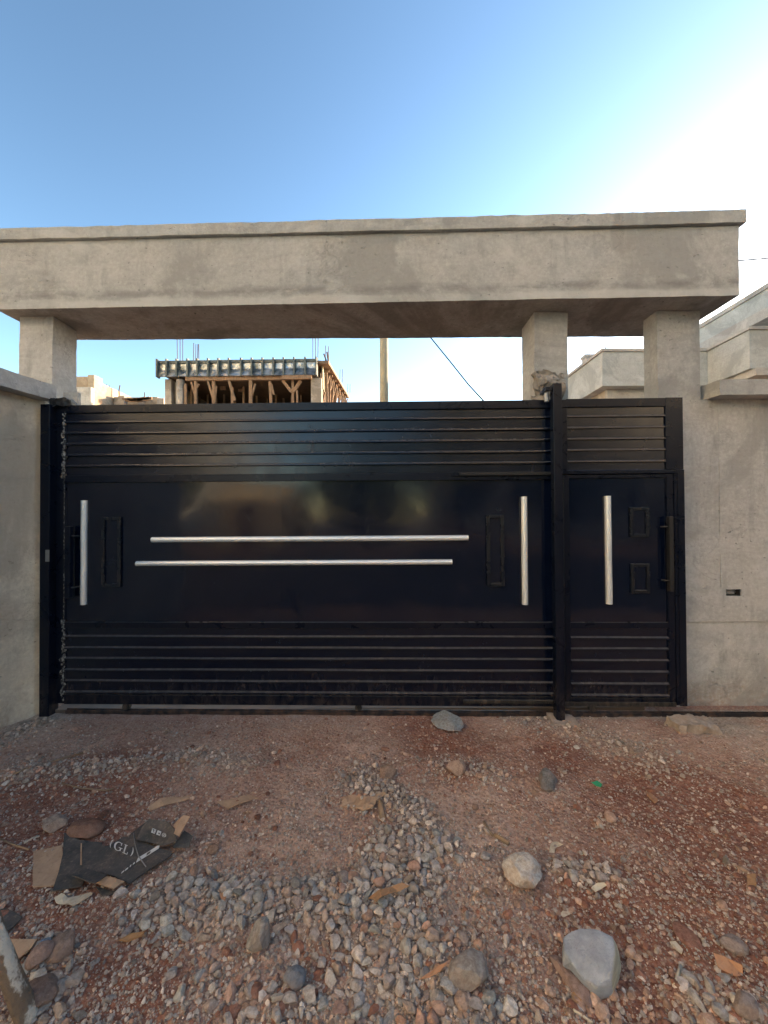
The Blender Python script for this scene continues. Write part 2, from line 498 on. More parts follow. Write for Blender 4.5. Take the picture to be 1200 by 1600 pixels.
def paper(name, a, b, c, dirt=.4):
    t = NT(name)
    n = t.noise(12, 6, .65); f = t.noise(60, 4, .6); l = t.noise(90, 2, .5, t.mapping((1, .12, 1)))
    col = t.mix(t.ramp(n, .38, .66), a, b)
    col = t.mix(t.ramp(f, .55, .75, 0, .7), col, c)
    dm = t.math('MULTIPLY', t.ramp(t.noise(5, 7, .7), .48, .62), t.ramp(t.noise(120, 4, .7), .4, .6, .4, 1))
    col = t.mix(t.math('MULTIPLY', dm, dirt), col, (.36, .255, .19))
    return t.done(col, .8, t.bump(t.math('ADD', l, n), .35, .004), spec=.25)
M['card'] = paper('brown_cardboard', (.46, .32, .21), (.36, .235, .15), (.22, .13, .085))
M['card_black'] = paper('black_printed_cardboard', (.050, .052, .052), (.085, .080, .076), (.18, .15, .125), .28)
M['print_white'] = paper('white_print', (.68, .67, .64), (.55, .54, .51), (.22, .2, .18), .1)
M['cream'] = paper('cream_paper', (.58, .52, .40), (.50, .44, .33), (.30, .22, .15))
M['leaf'] = paper('dry_leaf', (.40, .23, .11), (.30, .17, .085), (.18, .10, .06))
M['orange'] = paper('orange_card', (.46, .25, .14), (.38, .20, .11), (.25, .12, .07))
M['green'] = paper('green_plastic', (.05, .36, .17), (.04, .28, .13), (.03, .16, .08))
M['twig'] = paper('dry_twig', (.30, .21, .13), (.22, .15, .10), (.14, .09, .06))
t = NT('peeling_lit_edge_post')  # peeling paint weighted to right-facing sides; the post's lit edge is painted in
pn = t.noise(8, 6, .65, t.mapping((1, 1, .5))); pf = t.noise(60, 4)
M['peel_lit_edge'] = t.done(t.mix(t.ramp(t.math('ADD', t.math('ADD', pn, t.math('MULTIPLY', pf, .25)), t.math('MULTIPLY', t.sep(t.node('ShaderNodeNewGeometry').outputs['Normal'])[0], .40)), .95, 1.02), (.19, .145, .105), (.60, .56, .47)), .85, t.bump(t.math('ADD', pn, pf), .8, .012), spec=.2)

# ------------------------------------------------------------------ the setting: ground
def segdist(X, Y, pts):
    d = np.full(X.shape, 1e9)
    for (x0, y0), (x1, y1) in zip(pts[:-1], pts[1:]):
        vx, vy = x1 - x0, y1 - y0
        k = np.clip(((X - x0) * vx + (Y - y0) * vy) / (vx * vx + vy * vy + 1e-9), 0, 1)
        d = np.minimum(d, np.hypot(X - x0 - k * vx, Y - y0 - k * vy))
    return d
def gpath(*pp):
    return [tuple(GD(*p)[:2]) for p in pp]
HEAPS = [(gpath((560, 1225), (640, 1275), (680, 1330), (640, 1390), (540, 1420), (430, 1430), (270, 1415)), .125, 1.0),
         (gpath((500, 1440), (620, 1460), (690, 1520), (720, 1600), (640, 1680)), .125, .95),
         (gpath((610, 1330), (560, 1450), (640, 1540)), .13, .9),
         (gpath((560, 1560), (430, 1590), (330, 1540)), .08, .3),
         (gpath((830, 1120), (920, 1150), (1010, 1180)), .22, .55),
         (gpath((40, 1215), (170, 1205), (290, 1190), (370, 1205)), .13, .6),
         (gpath((30, 1145), (90, 1115)), .16, .7),
         (gpath((60, 1500), (100, 1530), (70, 1590)), .07, .45),
         (gpath((880, 1365), (950, 1375)), .06, .9),
         (gpath((1080, 1570), (1170, 1590)), .07, .5),
         (gpath((690, 1200), (770, 1215)), .12, .5)]
def gravel_density(x, y):
    r = np.zeros_like(x)
    for pts, w, a in HEAPS:
        d = segdist(x, y, pts)
        r = np.maximum(r, a * np.exp(-(d / w) ** 2))
    return r
CARTON = tuple(GD(180, 1342)[:2])
def height(x, y):
    p = np.stack([x, y, np.zeros_like(x)], 1)
    h = .030 * fbm(p, 1.3, 3, 5) + .018 * fbm(p, 5.0, 3, 9) + .014 * fbm(p, 17.0, 4, 21)
    h = h + .030 * gravel_density(x, y)
    h = h + .018 * np.exp(-(segdist(x, y, gpath((20, 1210), (170, 1205), (300, 1195), (420, 1205))) / .10) ** 2)
    cm_ = np.exp(-(np.hypot((x - CARTON[0]) / .42, (y - CARTON[1]) / .26)) ** 6)
    h = h * (1 - cm_) + .012 * cm_
    calm = np.clip((3.22 - y) / .25, 0, 1)
    far = np.clip((9 - np.hypot(x, y - 2)) / 4, 0, 1)
    return h * (.25 + .75 * calm) * far + (.01 - .025 * (1 - calm)) * far
def height1(x, y):
    return float(height(np.array([x], float), np.array([y], float))[0])

def axis(lo, hi, step, far0, far1, n):
    core = np.arange(lo, hi + 1e-6, step)
    g = np.geomspace(step * 2, far1, n)
    return np.concatenate([(lo - g)[::-1], core, hi + np.geomspace(step * 2, far1, n)])
gx = axis(-3.4, 3.4, .0115, 0, 900, 34)
gy = axis(0.95, 3.42, .0105, 0, 900, 34)
XX, YY = np.meshgrid(gx, gy, indexing='ij')
x, y = XX.ravel(), YY.ravel()
z = height(x, y)
nx_, ny_ = len(gx), len(gy)
ii, jj = np.meshgrid(np.arange(nx_ - 1), np.arange(ny_ - 1), indexing='ij')
a = (ii * ny_ + jj).ravel()
faces = np.stack([a, a + ny_, a + ny_ + 1, a + 1], 1)
ground = np_mesh('ground', np.stack([x, y, z], 1), faces, M['soil'], smooth=True)
tag(ground, kind='structure')
p3 = np.stack([x, y, np.zeros_like(x)], 1)
def add_attr(o, name, v):
    at = o.data.attributes.new(name, 'FLOAT', 'POINT'); at.data.foreach_set('value', v.astype(np.float32))
redspots = [((60, 1260), .5), ((130, 1235), .35), ((40, 1300), .45), ((60, 1440), .28), ((640, 1120), .30), ((700, 1160), .35), ((1130, 1290), .45), ((1060, 1240), .3),
            ((1180, 1330), .35), ((650, 1385), .12), ((720, 1215), .14), ((1120, 1470), .4), ((950, 1420), .25), ((200, 1560), .22), ((520, 1500), .10), ((880, 1180), .2), ((1000, 1590), .3)]
rd = .30 + .55 * fbm(p3, 2.2, 4, 44)
for (q, w) in redspots:
    c = GD(*q); rd = rd + .75 * np.exp(-(np.hypot((x - c.x), (y - c.y) * 1.2) / w) ** 2)
add_attr(ground, 'red', np.clip(rd, 0, 1))
cm = .55 * np.exp(-((y - 3.22) / .12) ** 2) * (x > .9) + .35 * np.exp(-((y - 3.25) / .07) ** 2)
c = GD(30, 1140); cm = cm + .8 * np.exp(-(np.hypot(x - c.x, (y - c.y)) / .30) ** 2)
c = GD(1140, 1140); cm = cm + .8 * np.exp(-(np.hypot((x - c.x) * .5, (y - c.y) * 1.2) / .22) ** 2)
c = GD(430, 1130); cm = cm + .35 * np.exp(-(np.hypot((x - c.x) * .5, (y - c.y) * 1.5) / .22) ** 2)
add_attr(ground, 'cement', np.clip(cm, 0, 1))
add_attr(ground, 'gravel', np.clip(gravel_density(x, y), 0, 1))

yard = MB().box(-2.75, 2.15, 3.305, 9.5, -.05, .012).build('courtyard_paving', M['yard'])
tag(yard, kind='structure')
t = NT('dusty_asphalt')
M['asphalt'] = t.done(t.mix(t.ramp(t.noise(2.0, 6, .6), .4, .7), (.055, .054, .053), (.085, .075, .066)), .85, t.bump(t.noise(60, 3), .4, .006))
unseen_road = MB().box(-70, 70, -9.5, -.4, -.2, .03).build('unseen_road', M['asphalt'])  # unseen road, added dark to deepen the gate's reflection
tag(unseen_road, kind='structure')

# ------------------------------------------------------------------ the concrete portal: beam, coping and three columns
portal = thing('gate_portal', 'raw cement portal with a deep overhead beam on columns above the black gate', 'gate portal', (0, 3.4, 0))
def wloc(o, parent):                     # geometry was written in world coordinates
    o.matrix_parent_inverse = Matrix.Translation(-Vector(parent.location)); return o
YL, YR = 3.285, 3.125
bl, br = P(-6, 483.5, YL), P(1155.5, 461.5, YR)
zb_l, zb_r = bl.z, br.z
tl, tr = P(-6, 379, YL), P(1157, 352.5, YR)
back = .56
def yb(px, py, zz):                      # depth at which height zz shows at this pixel
    d = ray(px, py); k = (zz - EYE) / d.z; return d.y * k
ybl = yb(120, 531.5, zb_l); ybr = yb(1010, 525.5, zb_r)
beam = rough_hexa('beam', [(bl.x, YL, zb_l), (tl.x, YL, tl.z), (bl.x, ybl, zb_l), (tl.x, ybl, tl.z),
                           (br.x, YR, zb_r), (br.x, YR, tr.z), (br.x, ybr, zb_r), (br.x, ybr, tr.z)], .04, .0045, M['plaster_beam'], portal, seed=3)
wloc(beam, portal)
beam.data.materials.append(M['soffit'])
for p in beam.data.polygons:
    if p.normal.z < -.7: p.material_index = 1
cl, cr = P(-14, 357.5, YL - .03), P(1165.5, 327.5, YR - .03)
cap = rough_hexa('coping', [(bl.x - .04, YL - .032, tl.z + .004), (bl.x - .04, YL - .032, cl.z), (bl.x - .04, ybl + .03, tl.z + .004), (bl.x - .04, ybl + .03, cl.z),
                            (cr.x, YR - .032, tr.z + .004), (cr.x, YR - .032, cr.z), (cr.x, ybr + .03, tr.z + .004), (cr.x, ybr + .03, cr.z)], .035, .006, M['plaster'], portal, seed=8)
wloc(cap, portal)
def column(pl, pr, py, Yf, Yb, z0, z1, mat, seed):
    a, b = P(pl, py, Yf), P(pr, py, Yf)
    o = rough_hexa('column', hexbox(a.x, b.x, Yf, Yb, z0, z1), .035, .006, mat, portal, seed=seed)
    return wloc(o, portal)
zs = lambda xx: zb_l + (zb_r - zb_l) * (xx - bl.x) / (br.x - bl.x) - .002
column(30.5, 82, 550, 3.40, 3.67, -.05, zs(-2.9), M['plaster_side'], 12)
column(835, 887, 570, 3.37, 3.655, -.05, zs(1.4), M['plaster'], 13)
column(1027, 1094.5, 570, 3.357, 3.53, 2.58, zs(2.4), M['plaster'], 14)
# broken stub of masonry left standing against the middle column, behind the guide post
def rock_mesh(name, seed, sub=3, flat=5, rough=.16, scale=(1, 1, 1), cut=.78):
    bm = bmesh.new(); bmesh.ops.create_icosphere(bm, subdivisions=sub, radius=1.0)
    V = np.array([v.co[:] for v in bm.verts]); rr = np.random.default_rng(seed)
    off = rr.uniform(-50, 50, 3)
    V = V * (1 + rough * fbm(V + off, 1.1, 3, seed))[:, None]
    for _ in range(flat):
        n = rr.normal(size=3); n /= np.linalg.norm(n); dd = cut * rr.uniform(.75, 1.08)
        s = V @ n - dd; V = V - np.outer(np.clip(s, 0, None) * .98, n)
    V = V * (1 + .05 * fbm(V + off, 3.2, 3, seed + 3) + (.05 * fbm(V + off, 7.0, 2, seed + 5) if sub > 2 else 0))[:, None]
    V = V * np.array(scale)
    for v, q in zip(bm.verts, V): v.co = q
    me = bpy.data.meshes.new(name); bm.to_mesh(me); bm.free()
    me.polygons.foreach_set('use_smooth', [True] * len(me.polygons)); me.set_sharp_from_angle(angle=math.radians(28))
    return me
a, b = P(833, 600, 3.34), P(880, 588, 3.34)
stub = rough_hexa('broken_stub', hexbox(a.x, b.x, 3.30, 3.366, 2.3, b.z + .02), .012, .045, M['soffit'], portal, seed=19, freq=9, edge=2.2, smooth=False)
wloc(stub, portal)
a, b = P(95, 627, 3.36), P(118, 611, 3.36)
patch = rough_hexa('cement_patch', hexbox(a.x, b.x, 3.385, 3.42, a.z - .1, b.z), .03, .005, M['house_trim'], portal, seed=23)
wloc(patch, portal)

# ------------------------------------------------------------------ boundary walls
w1, w2 = GD(66, 1110), GD(0, 1140)
dirw = (w2 - w1); dirw.z = 0; dirw.normalize()
wa = w1 - dirw * .25; wb = w1 + dirw * 3.6
leftwall = thing('boundary_wall', 'tan plastered boundary wall running towards the viewer beside the gate post, damp drip down it', 'wall', (wa.x, wa.y, 0))
ztop = P(95, 627, 3.33).z
nw = Vector((dirw.y, -dirw.x, 0))
if nw.x < 0: nw = -nw
def wallhex(a, b, thick, z0, z1, out=0.0):
    a1, b1 = a + nw * out, b + nw * out
    a0, b0 = a - nw * thick, b - nw * thick
    return [(b0.x, b0.y, z0), (b0.x, b0.y, z1), (a0.x, a0.y, z0), (a0.x, a0.y, z1), (b1.x, b1.y, z0), (b1.x, b1.y, z1), (a1.x, a1.y, z0), (a1.x, a1.y, z1)]
o = rough_hexa('wall_body', wallhex(wa, wb, .2, -.1, ztop - .003), .04, .010, M['plaster_warm'], leftwall, seed=31); wloc(o, leftwall)
e1, e2 = P(95, 627, 3.345), P(0, 599, 2.86)
zt = .5 * (P(95, 604, 3.345).z + P(0, 570.5, 2.86).z)
oa = (Vector((e1.x, e1.y, 0)) - wa).dot(nw); 
o = rough_hexa('wall_coping', wallhex(wa + dirw * .24, wb, .28, ztop, zt, oa), .035, .007, M['plaster_side'], leftwall, seed=33); wloc(o, leftwall)

rw = thing('boundary_wall', 'grey plastered boundary wall to the right of the gate with a small recessed socket box', 'wall', (2.4, 3.4, 0))
xa = P(1011, 800, 3.372).x
hx, hy = P(1132.5, 931, 3.37), P(1156, 920.5, 3.37)       # the recess for the socket box
zl = P(1140, 971, 3.37).z
Yw = 3.37
o = rough_hexa('wall_body', hexbox(xa, 6.5, Yw, Yw + .2, -.1, zl - .006), .04, .006, M['plaster_side'], rw, seed=41); wloc(o, rw)
# upper lift of plaster in four pieces around the opening, butted end to end
zA, zB = hx.z, hy.z
for (x0, x1, z0, z1, s) in ((xa, hx.x, zl + .001, 2.578, 42), (hy.x, 6.5, zl + .001, 2.578, 42), (hx.x, hy.x, zl + .001, zA, 42), (hx.x, hy.x, zB, 2.578, 42)):
    o = rough_hexa('plaster_lift', hexbox(x0, x1, Yw - .014, Yw + .196, z0, z1), .04, .0035, M['plaster_side'], rw, seed=s); wloc(o, rw)
jb = MB()
puts = rough_hexa('socket_back', hexbox(hx.x, hy.x, Yw + .045, Yw + .055, zA, zB), .02, .003, M['plaster_side'], rw, seed=44); wloc(puts, rw)
w_ = .006
jb.box(hx.x, hx.x + w_, Yw - .002, Yw + .05, zA, zB).box(hy.x - w_, hy.x, Yw - .002, Yw + .05, zA, zB)
jb.box(hx.x + w_, hy.x - w_, Yw - .002, Yw + .05, zA, zA + w_).box(hx.x + w_, hy.x - w_, Yw - .002, Yw + .05, zB - w_, zB)
jbo = jb.build('socket_box', M['dark'], rw); wloc(jbo, rw)
for k, dz in enumerate((.012, .03)):
    m = MB().tube([(hx.x + .012, Yw + .03, zA + .012 + dz * .3), (.5 * (hx.x + hy.x), Yw + .006, zA + .022 + dz * .5), (hy.x - .012, Yw + .03, zA + .016 + dz)], .0045, 6)
    o = m.build('wire', M['zinc'], jbo, smooth=True); o.matrix_parent_inverse = Matrix.Identity(4)
va, vb = P(1126, 918, 3.355), P(1134, 655, 3.355)
o = rough_hexa('chase_fill', hexbox(va.x, vb.x, Yw - .0165, Yw + .02, va.z, vb.z), .03, .004, M['plaster_side'], rw, seed=45, freq=6); wloc(o, rw)
ca = P(1125, 613, 3.22)
ctop = P(1126, 592.5, 3.22).z
o = rough_hexa('wall_coping', [(P(1116, 621, 3.366).x, 3.52, 2.58), (P(1116, 621, 3.366).x, 3.52, ctop), (P(1116, 621, 3.366).x, 3.60, 2.58), (P(1116, 621, 3.366).x, 3.60, ctop),
                               (6.5, 3.22, 2.58), (6.5, 3.22, ctop), (6.5, 3.60, 2.58), (6.5, 3.60, ctop)] if False else
               [(ca.x, 3.22, 2.58), (ca.x, 3.22, ctop), (ca.x, 3.60, 2.58), (ca.x, 3.60, ctop), (6.5, 3.22, 2.58), (6.5, 3.22, ctop), (6.5, 3.60, 2.58), (6.5, 3.60, ctop)],
               .035, .005, M['plaster'], rw, seed=47); wloc(o, rw)

# ------------------------------------------------------------------ the gate
gate = thing('sliding_gate', 'black painted sheet metal sliding gate with silver tubes and a walk-through door', 'gate', (0, D0, 0), -TH)
def gbox(name, u0, u1, z0, z1, y0, y1, mat, parent=gate, bevel=.0015):
    """box in the gate's own frame; y negative is towards the viewer"""
    return MB().box(u0, u1, y0, y1, z0, z1).build(name, mat, parent, bevel)
uL0, uL1 = GU(88.5), GU(104)
uP = GU(862)
uR = GU(1067.6)
zT = GZ(634, 625.6)
zB_ = GZ(1098.5, 1102)
# stiles and rails
gbox('stile', uL0, uL1, zB_, zT, -.010, .035, M['gate_frame'])
gbox('top_rail', uL1 + .001, GU(886), GZ(646.5, 637), zT, -.022, .03, M['gate_frame'])
gbox('middle_rail', uL1 + .001, uP + .02, GZ(755, 748), GZ(744, 736.5), -.018, .03, M['gate_frame'])
gbox('lower_rail', uL1 + .001, uP + .02, GZ(981, 980), GZ(972, 971), -.020, .03, M['gate_frame'])
gbox('bottom_rail', uL1 + .001, GU(878), zB_, GZ(1084, 1087), -.022, .03, M['gate_frame'])
def slat(u0, u1, z0, z1, parent=gate, rib=.011, proud=.021, tilt=0.0, name='slat', mat=None):
    """strip of sheet with a folded lip along its lower edge"""
    prof = [(0.004, z1), (-.002 + tilt, z1), (-.004, z0 + rib * 1.9), (-proud, z0 + rib), (-proud - .001, z0 + rib * .25), (-proud, z0), (0.004, z0)]
    m = MB(); b = 0
    wob = lambda u: .0012 * math.sin(u * 2.3 + z0 * 31) + .0008 * math.sin(u * 6.1 + z0 * 17)
    n = max(2, int((u1 - u0) / .25))
    for i in range(n + 1):
        u = u0 + (u1 - u0) * i / n
        m.v += [(u, yy + wob(u), zz + .6 * wob(u)) for yy, zz in prof]
    k = len(prof)
    for i in range(n):
        for j in range(k):
            j2 = (j + 1) % k
            m.f.append((i * k + j, i * k + j2, (i + 1) * k + j2, (i + 1) * k + j))
    m.f.append(tuple(range(k))); m.f.append(tuple(n * k + j for j in reversed(range(k))))
    o = m.build(name, mat or M['gate_slat'], parent)
    return o
up_l = [646.5, 662.5, 680, 696.7, 714, 731]; up_r = [637, 653, 670.6, 688, 705.8, 723.4]
for i in range(5):
    slat(uL1 + .002, uP + .02, GZ(up_l[i + 1], up_r[i + 1]), GZ(up_l[i], up_r[i]), tilt=random.uniform(-.003, .003))
gbox('slat', uL1 + .002, uP + .02, GZ(744, 736.5) + .001, GZ(731, 723.4) - .001, -.003, .004, M['gate_slat'])
lo_l = [981, 995.3, 1012.5, 1029, 1046.7, 1064.3, 1081.5]; lo_r = [980, 995, 1013, 1030.6, 1048.4, 1066, 1083.5]
for i in range(6):
    slat(uL1 + .002, uP + .02, GZ(lo_l[i + 1], lo_r[i + 1]) - .006, GZ(lo_l[i], lo_r[i]) - (.006 if i else 0), tilt=random.uniform(-.002, .002))
# middle sheets, left and right of the welded seam; thin sheet, gently buckled
def sheet(name, u0, u1, z0, z1, yaw, pitch, parent=gate, seed=0, amp=.004):
    nu, nz = max(4, int((u1 - u0) / .04)), max(4, int((z1 - z0) / .04))
    uu, zz = np.meshgrid(np.linspace(u0, u1, nu + 1), np.linspace(z0, z1, nz + 1), indexing='ij')
    u_, z_ = uu.ravel(), zz.ravel()
    s = np.sin(np.pi * (u_ - u0) / (u1 - u0)) * np.sin(np.pi * (z_ - z0) / (z1 - z0))
    p = np.stack([u_, z_, np.zeros_like(u_)], 1)
    yv = yaw * (u_ - .5 * (u0 + u1)) + pitch * (z_ - .5 * (z0 + z1)) + amp * s * fbm(p, 1.7, 2, seed)
    i_, j_ = np.meshgrid(np.arange(nu), np.arange(nz), indexing='ij')
    q = (i_ * (nz + 1) + j_).ravel()
    fc = np.stack([q, q + nz + 1, q + nz + 2, q + 1], 1)
    o = np_mesh(name, np.stack([u_, yv, z_], 1), fc, M['gate'], parent, smooth=True)
    so = o.modifiers.new('thickness', 'SOLIDIFY'); so.thickness = .003; so.offset = 1
    es = o.modifiers.new('edges', 'EDGE_SPLIT'); es.split_angle = math.radians(35)
    return o
uS = GU(440)
zm0, zm1 = GZ(972, 971) - .001, GZ(755, 748) + .001
sheet('panel', uL1 + .001, uS, zm0, zm1, -.0006, .0014, seed=5, amp=.006)
psh = sheet('panel', uS, uP + .02, zm0, zm1, .006, -.0004, seed=9, amp=.006); psh.data.transform(Matrix.Translation((0, .003 * (uP + .02 - uS), 0)))
gbox('backing_sheet', uL1 + .002, uP + .02, GZ(744, 736.5), GZ(640, 631), .012, .016, M['gate_slat'])
gbox('backing_sheet', uL1 + .002, uP + .02, zB_ + .01, GZ(975, 974), .012, .016, M['gate_slat'])

# ornament frames: four strips round a small field, each a part with its strips below it
def ornament(px0, py0, px1, py1, parent=gate, y=-.004, bar=.026, proud=.016):
    u0, z1 = G(px0, py0); u1, z0 = G(px1, py1)
    f = MB().box(u0 + bar, u1 - bar, y - .003, y + .003, z0 + bar, z1 - bar).build('ornament', M['gate_slat'], parent)
    for (a, b, c, d) in ((u0, u0 + bar, z0, z1), (u1 - bar, u1, z0, z1), (u0 + bar + .0005, u1 - bar - .0005, z0, z0 + bar), (u0 + bar + .0005, u1 - bar - .0005, z1 - bar, z1)):
        MB().box(a, b, y - proud, y + .002, c, d).build('ornament_strip', M['gate_strip'], f, .003)
    return f
ornament(161, 808, 190.5, 916.5)
ornament(759.5, 804.5, 787.5, 915.5)
def silver(p, q, r=.0235, parent=gate, y=-.012):
    a, b = G(*p), G(*q)
    n = 10
    m = MB()
    pts = [Vector((a[0] + (b[0] - a[0]) * i / n, y + .0012 * math.sin(i * 1.3), a[1] + (b[1] - a[1]) * i / n)) for i in range(n + 1)]
    m.tube(pts, r, 16)
    o = m.build('silver_tube', M['silver'], parent, smooth=True)
    o.data.set_sharp_from_angle(angle=math.radians(50))
    return o
silver((133.5, 782), (132.5, 944), .0245)
silver((818, 776), (819.5, 944), .0245)
silver((239, 843.3), (731, 840.2), .0225)
silver((215, 880.3), (706, 877.7), .0215)
def handle(px0, px1, py0, py1, stand_px, parent, mat):
    u0, z1 = G(px0, py0); u1, z0 = G(px1, py1)
    h = MB().box(u0, u1, -.075, -.035, z0, z1).build('handle', mat, parent, .004)
    us = G(stand_px, .5 * (py0 + py1))[0]
    for k in (.14, .86):
        zc = z0 + (z1 - z0) * k
        MB().tube([(us, 0, zc), (us, -.05, zc), (.5 * (u0 + u1), -.055, zc)], .007, 8).build('standoff', M['gate_worn'], h, smooth=True)
    return h
handle(112.5, 120, 822, 932, 124, gate, M['gate_frame'])
# drop bolts
for (x0, x1, y0, y1, xb) in ((718, 860, 737.5, 743.0, 706), (724, 864, 1092, 1100, 724)):
    a, b = G(x0, y1, .03), G(x1, y0, .03)
    zc = .5 * (a[1] + b[1])
    o = MB().box(a[0], b[0], -.042, -.022, zc - .013, zc + .013).build('bolt_bar', M['gate_worn'], gate, .002)
    if xb != x0:
        MB().box(G(xb, y0, .02)[0], a[0] - .004, -.030, -.018, zc - .014, zc + .016).build('bolt_keeper', M['gate_frame'], o, .002)
# rough weld beads down the left stile
rr = random.Random(5)
wm = MB()
z = zB_ + .03
ribz = [GZ(q, r) for q, r in zip(up_l[1:] + lo_l[1:] + [744, 972], up_r[1:] + lo_r[1:] + [736.5, 971])]
def blob(m, c, s, rnd):
    b = len(m.v); pts = []
    for i in range(3):
        for k in range(6):
            a = k / 6 * 2 * math.pi; ph = (-.8 + .8 * i)
            r_ = math.cos(ph) * (1 + rnd.uniform(-.3, .3))
            pts.append((c[0] + s[0] * r_ * math.cos(a), c[1] + s[1] * r_ * math.sin(a), c[2] + s[2] * math.sin(ph) * 1.2))
    m.v += pts
    for i in range(2):
        for k in range(6):
            m.f.append((b + i * 6 + k, b + i * 6 + (k + 1) % 6, b + (i + 1) * 6 + (k + 1) % 6, b + (i + 1) * 6 + k))
    m.f.append(tuple(b + k for k in reversed(range(6)))); m.f.append(tuple(b + 12 + k for k in range(6)))
while z < zT - .05:
    mid = GZ(972, 971) < z < GZ(755, 748)
    near = min(abs(z - q) for q in ribz)
    if mid: blob(wm, (uL1 - .012 + rr.uniform(-.002, .002), -.011, z), (.003, .003, .012), rr)
    else:
        k = 1.8 if near < .02 else 1.0
        blob(wm, (uL1 - .014 + rr.uniform(-.014, .010), -.012, z), (.008 * k * rr.uniform(.6, 1.6), .005 * k, .010 * k * rr.uniform(.7, 1.5)), rr)
    z += rr.uniform(.010, .022)
w_o = wm.build('weld_bead', M['weld'], gate); w_o['kind'] = 'stuff'

# right hand section with the walk-through door
u880, u887, u1038 = GU(879), GU(887), GU(1038.5, 690)
gz = lambda y: G(965, y)[1]
gbox('stile', u880, u887, gz(735), GZ(646.5, 637) - .001, -.014, .03, M['gate_frame'])
gbox('stile', u1038 + .0, uR, gz(734.5), gz(622.8), -.016, .03, M['gate_frame'])
gbox('top_rail', GU(886) + .001, u1038 - .001, gz(636), gz(623.3), -.016, .03, M['gate_frame'])
ur = [636, 651.8, 669.4, 686.8, 704.4, 722.2, 735]
for i in range(6):
    slat(u887 + .001, u1038 - .001, gz(ur[i + 1]), gz(ur[i]), rib=.009 if i < 5 else .003, proud=.014 if i < 5 else .005)
zd0, zd1 = gz(1101), gz(735)
gbox('door_casing', GU(877.5), GU(1056, 740), gz(740.5), gz(735.2), -.024, .03, M['gate_frame'])
gbox('door_casing', GU(1051.8), GU(1056.5), gz(1100), gz(740.8), -.020, .03, M['gate_frame'])
gbox('stile', GU(1057), GU(1067.6) + .001, gz(1101), gz(735), -.022, .03, M['gate_frame'])
gbox('threshold_rail', GU(878.5), GU(1051.5), gz(1102.5), gz(1096), -.018, .03, M['gate_worn'])
gbox('backing_sheet', GU(879), uR - .004, gz(1096), gz(628), .034, .038, M['gate_slat'])
door = bpy.data.objects.new('walk_through_door', None); door.empty_display_size = .1
link(door, gate)
uA, uB = GU(880.5), GU(1051)
sA, sB = GU(889), GU(1041)
zD1, zD0 = gz(742), gz(1095.3)
gbox('door_stile', uA, sA, zD0, zD1, -.016, .025, M['gate_frame'], door)
gbox('door_stile', sB, uB, zD0, zD1, -.016, .025, M['gate_frame'], door)
gbox('door_rail', sA + .001, sB - .001, gz(747), zD1, -.015, .025, M['gate_frame'], door)
gbox('door_rail', sA + .001, sB - .001, gz(981), gz(971.8), -.017, .025, M['gate_frame'], door)
gbox('door_rail', sA + .001, sB - .001, zD0, gz(1089.5), -.015, .025, M['gate_frame'], door)
sheet('door_panel', sA + .001, sB - .001, gz(971.5), gz(747.3), .003, .002, door, seed=17, amp=.003)
lr = [981, 996.6, 1014.2, 1032.2, 1050, 1068.4, 1086.6]
for i in range(6):
    slat(sA + .001, sB - .001, gz(lr[i + 1]) - .006, gz(lr[i]) - (.006 if i else 0), door, name='door_slat', tilt=random.uniform(-.002, .002))
silver((948, 775), (950.5, 943), .0255, door)
ornament(982.5, 792.5, 1013, 839, door)
ornament(984, 880.5, 1014, 926.5, door)
handle(1036, 1044, 807, 922, 1033, door, M['gate_worn'])
# wheels under the gate
for px in (198, 925, 560):
    u = GU(px, 1097)
    m = MB().tube([(u, -.012, .045), (u, .02, .045)], .030, 16)
    m.build('wheel', M['gate_worn'], gate, smooth=False)
# ground rail
rail = MB()
ra, rb = GU(104, 1106), 5.6
rail.box(ra, rb, -.012, .030, -.03, .012).box(ra, rb, .004, .012, .012, .022)
ro = rail.build('gate_track', M['rail'], None)
ro.location = (0, D0, 0); ro.rotation_euler = (0, 0, -TH)
tag(ro, 'dark steel floor track under the gate, running on along the right wall', 'rail')

# receiving post at the left and guide post in the middle
a0, a1 = GU(73.5), GU(88)
gp = thing('gate_post', 'plain black square post at the left end of the gate against the tan wall', 'gate post', (0, D0, 0), -TH)
MB().box(a0, a1, -.07, .03, -.05, G(80, 635)[1]).build('post_tube', M['gate_frame'], gp, .004)
MB().box(a1 - .025, a1 + .006, -.078, -.0705, G(88, 876)[1], G(88, 858)[1]).build('latch_plate', M['zinc'], gp, .002)
ml = rough_hexa('top_lump', hexbox(G(84, 636)[0], G(113, 636)[0], -.05, .05, G(90, 637)[1] + .0, G(90, 625)[1]), .015, .014, M['gate_worn'], gp, seed=51, freq=12, edge=2, smooth=False)
b0, b1 = G(862.5, 860, .07)[0], G(876, 860, .07)[0]
gg = thing('guide_post', 'black square guide post standing in front of the gate, taller than it', 'gate post', (0, D0, 0), -TH)
zt_ = G(868, 599, .12)[1]
MB().box(b0, b1, -.125, -.060, -.06, zt_).build('post_tube', M['gate_frame'], gg, .004)
MB().box(b0 - .055, b0 - .001, -.115, -.085, zt_ - .055, zt_ - .025).box(b0 - .055, b0 - .03, -.085, .01, zt_ - .055, zt_ - .025).build('roller_bracket', M['gate_frame'], gg, .003)
MB().tube([(b0 - .03, -.07, zt_ - .13), (b0 - .03, -.07, zt_ - .06)], .018, 12).build('roller', M['zinc'], gg, smooth=False)
fb = rough_hexa('footing', hexbox(b0 - .05, b1 + .08, -.20, -.03, -.05, .016), .02, .014, M['raw_concrete'], gg, seed=53, freq=8, edge=1.5)

